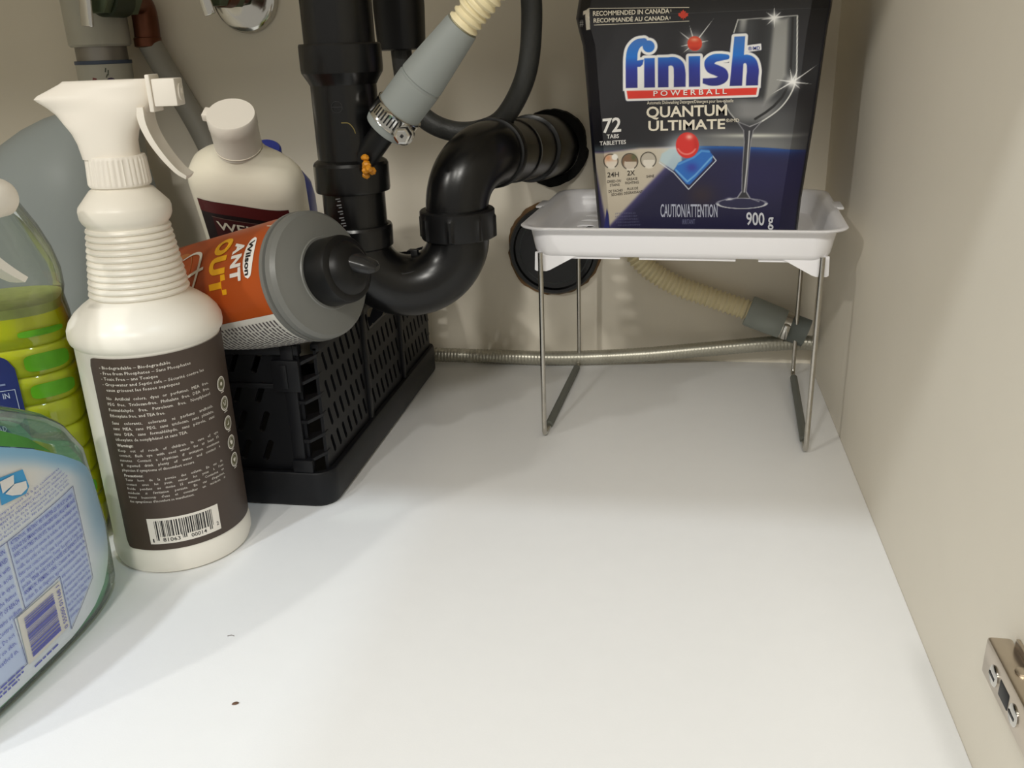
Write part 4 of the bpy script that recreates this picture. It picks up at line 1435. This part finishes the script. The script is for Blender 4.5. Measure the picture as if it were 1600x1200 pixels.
g = rect2(-.0365, .08, .0405, .2275, 24, 12)
V = g[0]
V[:, 1] -= np.where(V[:, 1] > .214, (V[:, 0] / .0405) ** 2 * .0035, 0)
wl = obj('label', (web_front(V[:, 0], V[:, 1]), g[1]), mat('black_maroon_label', (38, 26, 27), .4), web, local=True)
g = rect2(-.0365, .2140, .0405, .2275, 24, 2)
V = g[0]
V[:, 1] -= (V[:, 0] / .0405) ** 2 * .0035
obj('label_band', (web_front(V[:, 0], V[:, 1], .0007), g[1]), mat('maroon_print', (92, 34, 34), .4), wl, local=True)
g = rect2(-.026, .175, .0405, .2080, 20, 2)
obj('label_panel', (web_front(g[0][:, 0], g[0][:, 1], .0007), g[1]), mat('maroon_panel', (70, 28, 30), .4), wl, local=True)
g = join(rect2(-.0265, .2083, .0405, .2090, 20, 1))
obj('label_rule', (web_front(g[0][:, 0], g[0][:, 1], .0009), g[1]), mat('tan_rule', (120, 96, 88), .4), wl, local=True)
g = text_fit('WEI', -.0235, .1945, .0050, .1945, .0100, .016, 3)
obj('label_text', (web_front(g[0][:, 0], g[0][:, 1], .0012), g[1]), M_CREAMI, wl, local=True, smooth=0)

# blue bottle peeking out behind it
BLB = np.array(WB) + back * .050 - side * .001 + WA * .063
blue = thing('blue_bottle', 'blue plastic bottle hidden behind the white cleaner bottle in the crate', 'bottle', tuple(BLB), WMm)
L = [superell(hx, hy, n, z, 48) for z, hx, hy, n in ((.0, .031, .018, 3), (.004, .035, .021, 3), (.10, .036, .022, 3), (.118, .0350, .0205, 2.6), (.132, .028, .018, 2.3), (.142, .020, .015, 2), (.148, .013, .012, 2))]
obj('bottle', loft(L), mat('blue_plastic', (48, 62, 150), .35), blue, local=True, smooth=60)
obj('cap', lathe([(.0125, .144), (.0135, .145), (.0135, .1575), (.012, .1590), (.0001, .1590)], 32), mat('blue_cap', (40, 52, 130), .35), blue, local=True)

# ================================================================== TRANSLUCENT JUG
JX, JY = -.566, .770
jug = thing('translucent_jug', 'cloudy translucent plastic jug standing behind the spray bottles at the left', 'jug', (JX, JY, 0))
M_JUG = mat('cloudy_plastic', (164, 172, 172), .42, spec=.4, trans=.25, ior=1.3)
L = []
for z, h, n, dx in ((.0, .060, 3, 0), (.003, .068, 3, 0), (.012, .0725, 3.2, 0), (.150, .0735, 3.2, 0), (.178, .0730, 3, 0), (.205, .0715, 2.9, .004), (.220, .0690, 2.7, .006), (.236, .0635, 2.5, .010), (.252, .0535, 2.3, .016), (.264, .0420, 2.2, .024), (.273, .0310, 2.1, .034), (.2785, .0205, 2, .044)):
    L.append(superell(h, h, n, z, 56, (dx, 0)))
obj('body', loft(L), M_JUG, jug, local=True, smooth=60)
obj('neck', lathe([(.020, .274), (.0195, .2785), (.0195, .285)], 36, (.046, 0)), M_JUG, jug, local=True)
obj('cap', lathe([(.0195, .2825), (.0205, .2835), (.0205, .2950), (.0190, .2965), (.0001, .2965)], 36, (.046, 0)), M_SPRAY, jug, local=True)
obj('handle', tube(catmull([(-.020, .040, .262), (-.050, .062, .245), (-.066, .074, .215), (-.064, .072, .180), (-.055, .062, .160), (-.045, .05, .150)], 8), .0090, 18), M_JUG, jug, local=True)

# ================================================================== YELLOW-GREEN LIQUID BOTTLE
YX, YY = -.4465, .5040
yb = thing('yellow_cleaner_bottle', 'clear bottle of bright yellow-green cleaner with navy label, left of the brown label bottle', 'bottle', (YX, YY, 0), Matrix.Rotation(math.radians(30), 3, 'Z'))
M_CLEAR = mat_clear('clear_bottle_plastic', (240, 243, 242), .05, .9)
YP = [(.0, .042, .030), (.003, .048, .034), (.010, .050, .036)]
zz = .016
for k in range(7):
    YP += [(zz, .0503, .0362), (zz + .008, .0506, .0366), (zz + .0135, .0505, .0365), (zz + .0155, .0488, .0350), (zz + .0180, .0503, .0363)]
    zz += .0195
YP += [(.160, .0500, .0362), (.172, .0485, .0352), (.178, .0500, .0360), (.190, .0500, .0362), (.205, .0475, .035), (.220, .0420, .0325), (.235, .0345, .029), (.250, .0270, .0245), (.262, .0205, .0200), (.272, .0160, .0160), (.285, .0150, .0150)]
L = [superell(a, b, 3.2 if z < .2 else 2.6, z, 56) for z, a, b in YP]
obj('clear_shell', loft(L), M_CLEAR, yb, local=True, smooth=50)
mliq = mat_liquid('yellow_green_cleaner', (246, 250, 16), (226, 244, 8))
LIQ = [p for p in YP if p[0] <= .168]
L = [superell(a - .0014, b - .0014, 3.2, z + (.0014 if z == 0 else 0), 56) for z, a, b in LIQ] + [superell(.0474, .0342, 3.2, .1690, 56)]
obj('liquid', loft(L), mliq, yb, local=True, smooth=50, label='bright yellow-green liquid')
obj('foam_ring', loft([superell(.0478, .0345, 3.2, .1685, 56), superell(.0478, .0345, 3.2, .1745, 56), superell(.036, .025, 3, .1755, 56)]), mat('pale_green_foam', (196, 206, 120), .6, vary=.25, vscale=160, trans=.3), yb, local=True)
obj('cap', lathe([(.0155, .278), (.0170, .279), (.0170, .300), (.0155, .302), (.0001, .302)], 36), M_SPRAY, yb, local=True)


def yfront(u, v, e=.0004):
    u = np.asarray(u, float)
    y = -.0370 * (1 - np.clip(np.abs(u) / .0508, 0, .999) ** 3.2) ** (1 / 3.2) - e
    return np.stack([u, y, np.asarray(v, float)], 1)


g = rect2(-.042, .030, .0170, .1470, 20, 12)
V = g[0]
for p in V:
    cu_, cv_, r = .0170 - .012, .1470 - .012, .012
    if p[0] > cu_ and p[1] > cv_:
        d = math.hypot(p[0] - cu_, p[1] - cv_)
        if d > r:
            p[0] = cu_ + (p[0] - cu_) * r / d
            p[1] = cv_ + (p[1] - cv_) * r / d
yl = obj('label', (yfront(V[:, 0], V[:, 1]), g[1]), mat('navy_label', (32, 42, 100), .4), yb, local=True, label='navy blue printed label')
rows = [('DO NOT GET IN', .1180, .0018, .0046), ('EYES OR ON SKIN', .1125, -.006, .0046), ('IF SWALLOWED', .1070, -.0035, .0046), ('CALL PROMPTLY A', .1015, .0038, .0046), ('DOCTOR. READ', .0960, -.004, .0046), ('NE PAS LAISSER À LA PORTÉE DES ENFANTS', .0690, .0045, .0034)]
g = join(*[text_fit(s, ue + .0085 - len(s) * .0024, z, ue + .0085, z, h * .8, .004, 1) for s, z, ue, h in rows])
obj('label_text', (yfront(g[0][:, 0], g[0][:, 1], .0009), g[1]), mat('pale_blue_ink', (176, 186, 206), .5), yl, local=True, smooth=0)
g = join(rect2(-.040, .1232, .0143, .1236, 12, 1), rect2(-.040, .0936, .0143, .0940, 12, 1), rect2(.0139, .0936, .0143, .1236, 1, 1), rect2(-.040, .0740, .0150, .0744, 12, 1), rect2(.0146, .045, .0150, .0744, 1, 1))
obj('label_frame', (yfront(g[0][:, 0], g[0][:, 1], .0009), g[1]), mat('pale_blue_ink', (176, 186, 206), .5), yl, local=True, smooth=0)
g = []
for z, ue in ((.1385, -.006), (.1355, -.002), (.1300, -.004), (.1270, .001), (.0900, .001), (.0872, .004), (.0838, .0005), (.0805, .002)):
    u = -.038
    ue += .0085
    while u < ue:
        w = random.uniform(.002, .006)
        g.append(rect2(u, z, min(u + w, ue), z + .0012, 1, 1))
        u += w + .0008
g = join(*g)
obj('small_print', (yfront(g[0][:, 0], g[0][:, 1], .0009), g[1]), mat('dim_label_ink', (118, 130, 166), .5), yl, local=True, smooth=0)

# green patches painted on the bottle front as refracted views of what stands behind
M_DEEP = mat('green_refraction_paint', (92, 164, 26), .2, vary=.3, vscale=70)
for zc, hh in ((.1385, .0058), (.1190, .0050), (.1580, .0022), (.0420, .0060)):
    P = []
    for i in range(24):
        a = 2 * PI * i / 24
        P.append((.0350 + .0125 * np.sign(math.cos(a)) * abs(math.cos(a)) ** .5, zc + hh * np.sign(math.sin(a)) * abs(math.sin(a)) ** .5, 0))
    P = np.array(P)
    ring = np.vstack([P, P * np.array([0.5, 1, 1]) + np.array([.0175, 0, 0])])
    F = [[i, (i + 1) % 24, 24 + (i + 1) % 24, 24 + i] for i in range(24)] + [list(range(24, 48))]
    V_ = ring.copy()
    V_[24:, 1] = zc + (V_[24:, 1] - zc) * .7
    obj('painted_refraction', (yfront(V_[:, 0], V_[:, 1], .0003), F), M_DEEP, yb, local=True)

# ================================================================== FRONT SPRAY BOTTLE WITH PALE BLUE LABEL
FX, FY = -.373, .36
fb = thing('trigger_spray_bottle', 'clear flat spray bottle with pale blue and white text label at the front left corner', 'spray bottle', (FX, FY, 0))
FZ = [0, .003, .010, .045, .1, .12, .132, .14, .15, .158, .166, .176, .19, .20]
FH = [.088, .094, .0985, .1, .094, .081, .066, .052, .034, .0265, .021, .0165, .0148, .0145]
FW = [.030, .035, .0372, .038, .0375, .0365, .0355, .034, .031, .0265, .021, .0165, .0148, .0145]


def fsec(z):
    return np.interp(z, FZ, FW), np.interp(z, FZ, FH)


def fn_(z):
    return 3.0 if z < .14 else max(2.0, 3.0 - (z - .14) / .036)


L = []
for z in list(np.linspace(0, .012, 7)) + list(np.linspace(.016, .2, 60)):
    w, h = fsec(z)
    L.append(superell(w, h, fn_(z), z, 72))
M_FBC = mat_clear('clear_front_bottle', (240, 246, 242), .07, .9)
obj('clear_shell', loft(L), M_FBC, fb, local=True, smooth=60)
L = []
for z in list(np.linspace(.003, .014, 5)) + list(np.linspace(.018, .070, 18)):
    w, h = fsec(z)
    L.append(superell(w - .003, h - .0035, fn_(z), z, 72))
obj('liquid', loft(L), mat_liquid('green_cleaner', (134, 206, 164), (140, 214, 170)), fb, local=True, smooth=60, label='green liquid')


def ffront(y, z, e=.0006):
    y = np.asarray(y, float)
    z = np.asarray(z, float) + 0 * y
    w, h = fsec(z)
    x = w * (1 - np.clip(np.abs((y - FY) / h), 0, .9995) ** 3) ** (1 / 3) + e
    return np.stack([FX + x, y, z], 1)


def ztop(y):
    return np.interp(y, [.27, .30, .33, .36, .3665, .39, .4139, .430, .438, .4435], [.118, .132, .139, .1395, .1375, .1255, .1105, .0985, .091, .080])


def zbot(y):
    return np.interp(y, [.27, .30, .385, .41, .424, .434, .440, .4435], [.012, .0085, .0080, .0130, .019, .027, .036, .050])


NY, NZ = 90, 70
ys = np.linspace(.275, .4435, NY)
Gv, Gc = [], []
for i, y in enumerate(ys):
    for j in range(NZ):
        z = zbot(y) + (ztop(y) - zbot(y)) * j / (NZ - 1)
        Gv.append((y, z))
Gv = np.array(Gv)
y, z = Gv[:, 0], Gv[:, 1]
dt = ztop(y) - z
C = np.zeros((len(y), 3))
C[:] = (214, 222, 228)


def mx_(c, a):
    global C
    C = C * (1 - a[:, None]) + np.array(c, float) * a[:, None]


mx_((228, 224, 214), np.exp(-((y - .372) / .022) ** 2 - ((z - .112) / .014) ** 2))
mx_((122, 178, 214), .85 * sm(.014, .002, dt))
mx_((150, 186, 210), .8 * sm(.412, .434, y) * sm(.02, .06, z))
mx_((150, 190, 170), .7 * sm(.40, .44, y) * sm(.045, .02, z))
boxr = sd_poly(y, z, [(.3555, .0885), (.4140, .0905), (.4125, .0312), (.3848, .0145), (.3848, .0490), (.3555, .0480)])
mx_((184, 200, 232), .9 * (boxr < 0))
boxl = sd_poly(y, z, [(.27, .0885), (.3545, .0885), (.3545, .0480), (.346, .0470), (.3475, .0190), (.27, .0190)])
mx_((184, 200, 232), .9 * (boxl < 0))
Fi = [[i * NZ + j, (i + 1) * NZ + j, (i + 1) * NZ + j + 1, i * NZ + j + 1] for i in range(NY - 1) for j in range(NZ - 1)]
fl_ = obj('label', (ffront(y, z, .0004), Fi), mat_print('front_label_print', .4), fb, colors=lin(C), smooth=60, label='pale blue and white printed label')
# green strip of the front label showing over the back one
g = []
Vs = []
for i, yv in enumerate(np.linspace(.30, .404, 24)):
    zt_ = ztop(yv)
    hgt = np.interp(yv, [.30, .36, .39, .404], [.012, .012, .006, .0005])
    Vs += [(yv, zt_ + .0006), (yv, zt_ + .0006 + hgt)]
Vs = np.array(Vs)
obj('green_label_strip', (ffront(Vs[:, 0], Vs[:, 1], .0003), [[2 * i, 2 * i + 2, 2 * i + 3, 2 * i + 1] for i in range(23)]), mat('leaf_green_print', (76, 142, 62), .4, vary=.4, vscale=60), fb)

M_VIO = mat('violet_blue_ink', (92, 98, 184), .5)
fsize = .0019
TXTB = ['ATTENTION : IRRITANT, PEUT IRRITER LES YEUX ET LA PEAU.', 'DÉGAGE DES ÉMANATIONS DANGEREUSES LORSQUE MÉLANGÉ', 'AVEC D\'AUTRES PRODUITS. Ne pas utiliser ni mélanger avec', 'des nettoyants pour cuvette de toilette, des décapants pour la', 'rouille, des acides ou des produits contenant de l\'ammoniaque.', 'Éviter tout contact avec les yeux, la peau et les vêtements. Ne', 'pas respirer les émanations. Porter des gants à l\'emploi de', 'produit. TENIR HORS DE LA PORTÉE DES ENFANTS ET DES', 'ANIMAUX. PREMIERS SOINS : Contient de l\'hypochlorite de', 'sodium. En cas d\'ingestion, appeler immédiatement un centre']
g = []
for i, s in enumerate(TXTB):
    zz = .0856 - i * .0038
    g.append(text_fit(s, .3570, zz, .4125, zz, .0023, .006 if i < 3 or i in (7, 8) else 0, 1))
TXTC = ['antipoison ou un médecin. Ne pas', 'provoquer le vomissement. En cas', 'de contact avec les yeux, rincer avec', 'de l\'eau pendant 15 minutes. En cas', 'de contact avec la peau, bien rincer', 'avec de l\'eau. En cas d\'inhalation,', 'transporter à l\'air frais la', 'personne exposée.']
for i, s in enumerate(TXTC):
    zz = .0472 - i * .0038
    ue = .4115 if i < 5 else .4115 - (i - 4) * .0055
    g.append(text_fit(s, .3862, zz, ue, zz, .0022, 0, 1))


def front_obj(name, geo, m, e=.0009, parent=None):
    V, F = geo
    return obj(name, (ffront(V[:, 0], V[:, 1], e), F), m, parent or fl_, smooth=0)


front_obj('label_text', join(*g), M_VIO)
TXTD = ['WARNING: IRRITANT. MAY IRRITATE EYES AND SKIN.', 'RELEASES DANGEROUS FUMES WHEN MIXED', 'with other products. Do not use or mix with', 'toilet bowl cleaners, rust removers, acids', 'or products containing ammonia. Do not get in eyes,', 'on skin or on clothing. Do not breathe fumes.', 'KEEP OUT OF REACH', 'of children and pets. Contains sodium', 'hypochlorite. Call a Poison Control', 'Centre. Do not', 'induce vomiting. If on skin,', 'rinse well. If breathed in,']
g = []
for i, s in enumerate(TXTD):
    zz = .0840 - i * .0050
    ue = .3525 if i < 8 else .3440
    g.append(text_fit(s, max(.278, ue - len(s) * .00135), zz, ue, zz, .0026, .006 if i in (0, 1, 6) else 0, 1))
front_obj('label_text', join(*g), M_VIO)
TXTE = ['d\'une surface à 30 cm. Temps pressé 15 à 20 centimètres', 'et laisser agir 30 secondes. Essuyer ou rincer. Au besoin, répéter', 'NETTOYAGE, ASSAINISSEMENT ET DÉSINFECTION : pour désinfecter', 'pulvériser à une distance de 15 à 20 cm de la surface jusqu\'à ce que ce soit', 'mouillé. Laisser agir pendant 10 minutes, puis rincer.', 'Nettoyer d\'abord les surfaces très sales. Ne pas utiliser sur le bois.']
g = []
for i, s in enumerate(TXTE):
    def arc(geo, i=i):
        V, F = geo
        V = V.copy()
        V[:, 1] += ((V[:, 0] - .30) / .11) ** 2 * .003
        return V, F
    zz = .1030 - i * .0024
    g.append(arc(text_fit(s, .315 + i * .001, zz, .4060 + min(i, 3) * .0018, zz, .00125, 0, 1)))
front_obj('label_text', join(*g), M_VIO)
g = []
for i in range(5):
    zz = .0150 - i * .0001
for zz, ua, ub in ((.0182, .30, .345), (.0160, .30, .344), (.0138, .295, .340), (.0126, .352, .372)):
    u = ua
    while u < ub:
        w = random.uniform(.002, .006)
        g.append(rect2(u, zz, min(u + w, ub), zz + .0010, 1, 1))
        u += w + .0008
front_obj('small_print', join(*g), M_VIO)
# frames
fr_ = []
for A, B in (((.3550, .0890), (.4142, .0910)), ((.4142, .0910), (.4128, .0310)), ((.4128, .0310), (.3848, .0140)), ((.3848, .0140), (.3848, .0495)), ((.3848, .0495), (.3460, .0480)), ((.3550, .0890), (.3550, .0484)), ((.28, .0890), (.3550, .0890)), ((.3460, .0480), (.3475, .0185)), ((.3475, .0185), (.28, .0185))):
    n = 6
    fr_.append(stroke2([(A[0] + (B[0] - A[0]) * i / n, A[1] + (B[1] - A[1]) * i / n) for i in range(n + 1)], .00035, smooth=False))
front_obj('label_frame', join(*fr_), mat('deep_violet_ink', (66, 70, 130), .5))
bcp = front_obj('barcode_patch', rect2(.3482, .0172, .3836, .0472, 8, 8), mat('white_label', (214, 212, 204), .45), .0010)
g = []
zz = .0196
for i in range(46):
    w = random.choice((.00028, .0004, .0007, .0010))
    if i % 2 == 0 and zz < .0440:
        g.append(rect2(.3520, zz, .3760, min(zz + w, .0445), 4, 1))
    zz += w if i % 2 == 0 else w * .7
front_obj('barcode', join(*g), M_VIO, .0014, bcp)
g = text_fit('0 55500 01168 1', .0180, 0, .0458, 0, .0030, .0, 2)
V, F = g
V = np.stack([.3790 - 0 * V[:, 0] + (-V[:, 1] + .003), V[:, 0], V[:, 2]], 1)
front_obj('barcode_digits', (V, F), M_VIO, .0014, bcp)
# pictogram of a wiping hand
M_SKY = mat('sky_blue_print', (70, 160, 214), .45)
g1 = (np.array([(.360, .1225, 0), (.3785, .1190, 0), (.3795, .1085, 0), (.376, .1060, 0), (.358, .1085, 0)]), [[0, 1, 2, 3, 4]])
pic = front_obj('pictogram', g1, M_SKY, .0010)
front_obj('pictogram_hand', join((np.array([(.361, .1205, 0), (.371, .1195, 0), (.3695, .1150, 0), (.3605, .1140, 0)]), [[0, 1, 2, 3]]),
                                 (np.array([(.362, .1130, 0), (.3700, .1148, 0), (.3780, .1125, 0), (.3775, .1085, 0), (.3720, .1075, 0), (.3660, .1100, 0)]), [[0, 1, 2, 3, 4, 5]])), M_LOGOW, .0014, pic)
# trigger sprayer
obj('collar', lathe([(.0155, .190), (.0178, .191), (.0178, .207), (.0160, .209)], 48), M_SPRAY, fb, local=True)
L = []
for z, a, b, h in ((.207, -.015, .016, .0145), (.216, -.016, .018, .014), (.226, -.020, .026, .0135), (.236, -.026, .046, .0125), (.243, -.032, .070, .0120), (.250, -.034, .080, .0120), (.257, -.031, .080, .0110), (.262, -.024, .074, .0085)):
    s_ = superell((b - a) / 2, h, 2.6, z, 40, ((a + b) / 2, 0))
    L.append(np.stack([-s_[:, 1], s_[:, 0], s_[:, 2]], 1))
obj('sprayer_head', loft(L), M_SPRAY, fb, local=True, smooth=50)
obj('nozzle', lathe_on((0, .078, .250), (0, .2, .250), [(.0100, 0), (.0105, .002), (.0105, .016), (.0092, .0185), (.0040, .0190)], 32), M_SPRAY, fb, local=True)
tp = catmull([(0, .056, .243), (0, .060, .232), (0, .070, .220), (0, .082, .210), (0, .0920, .2030)], 6)
L = []
for i, p in enumerate(tp):
    q = i / (len(tp) - 1)
    T = tp[min(i + 1, len(tp) - 1)] - tp[max(i - 1, 0)]
    T /= np.linalg.norm(T)
    N = np.array([0, -T[2], T[1]])
    hw = .0095 - .003 * q
    d = .0032 * (1 - .5 * q)
    L.append(np.array([p + N * d + [hw, 0, 0], p + N * d * .5, p + N * d - [hw, 0, 0], p - N * d - [hw * .8, 0, 0], p - N * d * 1.2, p - N * d + [hw * .8, 0, 0]]))
obj('trigger', loft(L), M_SPRAY, fb, local=True, smooth=40)

# ================================================================== CRUMBS ON THE FLOOR
tag(obj('crumb', mv(xf(loft([superell(a, b, 2, z, 10) for z, a, b in ((0, .0010, .0006), (.0004, .0019, .0010), (.0009, .0015, .0008), (.0011, .0006, .0003))]), Matrix.Rotation(.5, 4, 'Z')), (-.2205, .353, 0)), mat('brown_crumb', (104, 78, 62), .8)), 'small brown crumb on the white floor near the front', 'crumb')
tag(obj('hair_scrap', tube(catmull([(-.2520, .4075, .0004), (-.2500, .4085, .0005), (-.2480, .4080, .0004)], 5), .0002, 6), mat('dark_fibre', (120, 112, 108), .8)), 'tiny curled dark fibre on the white floor', 'fibre')
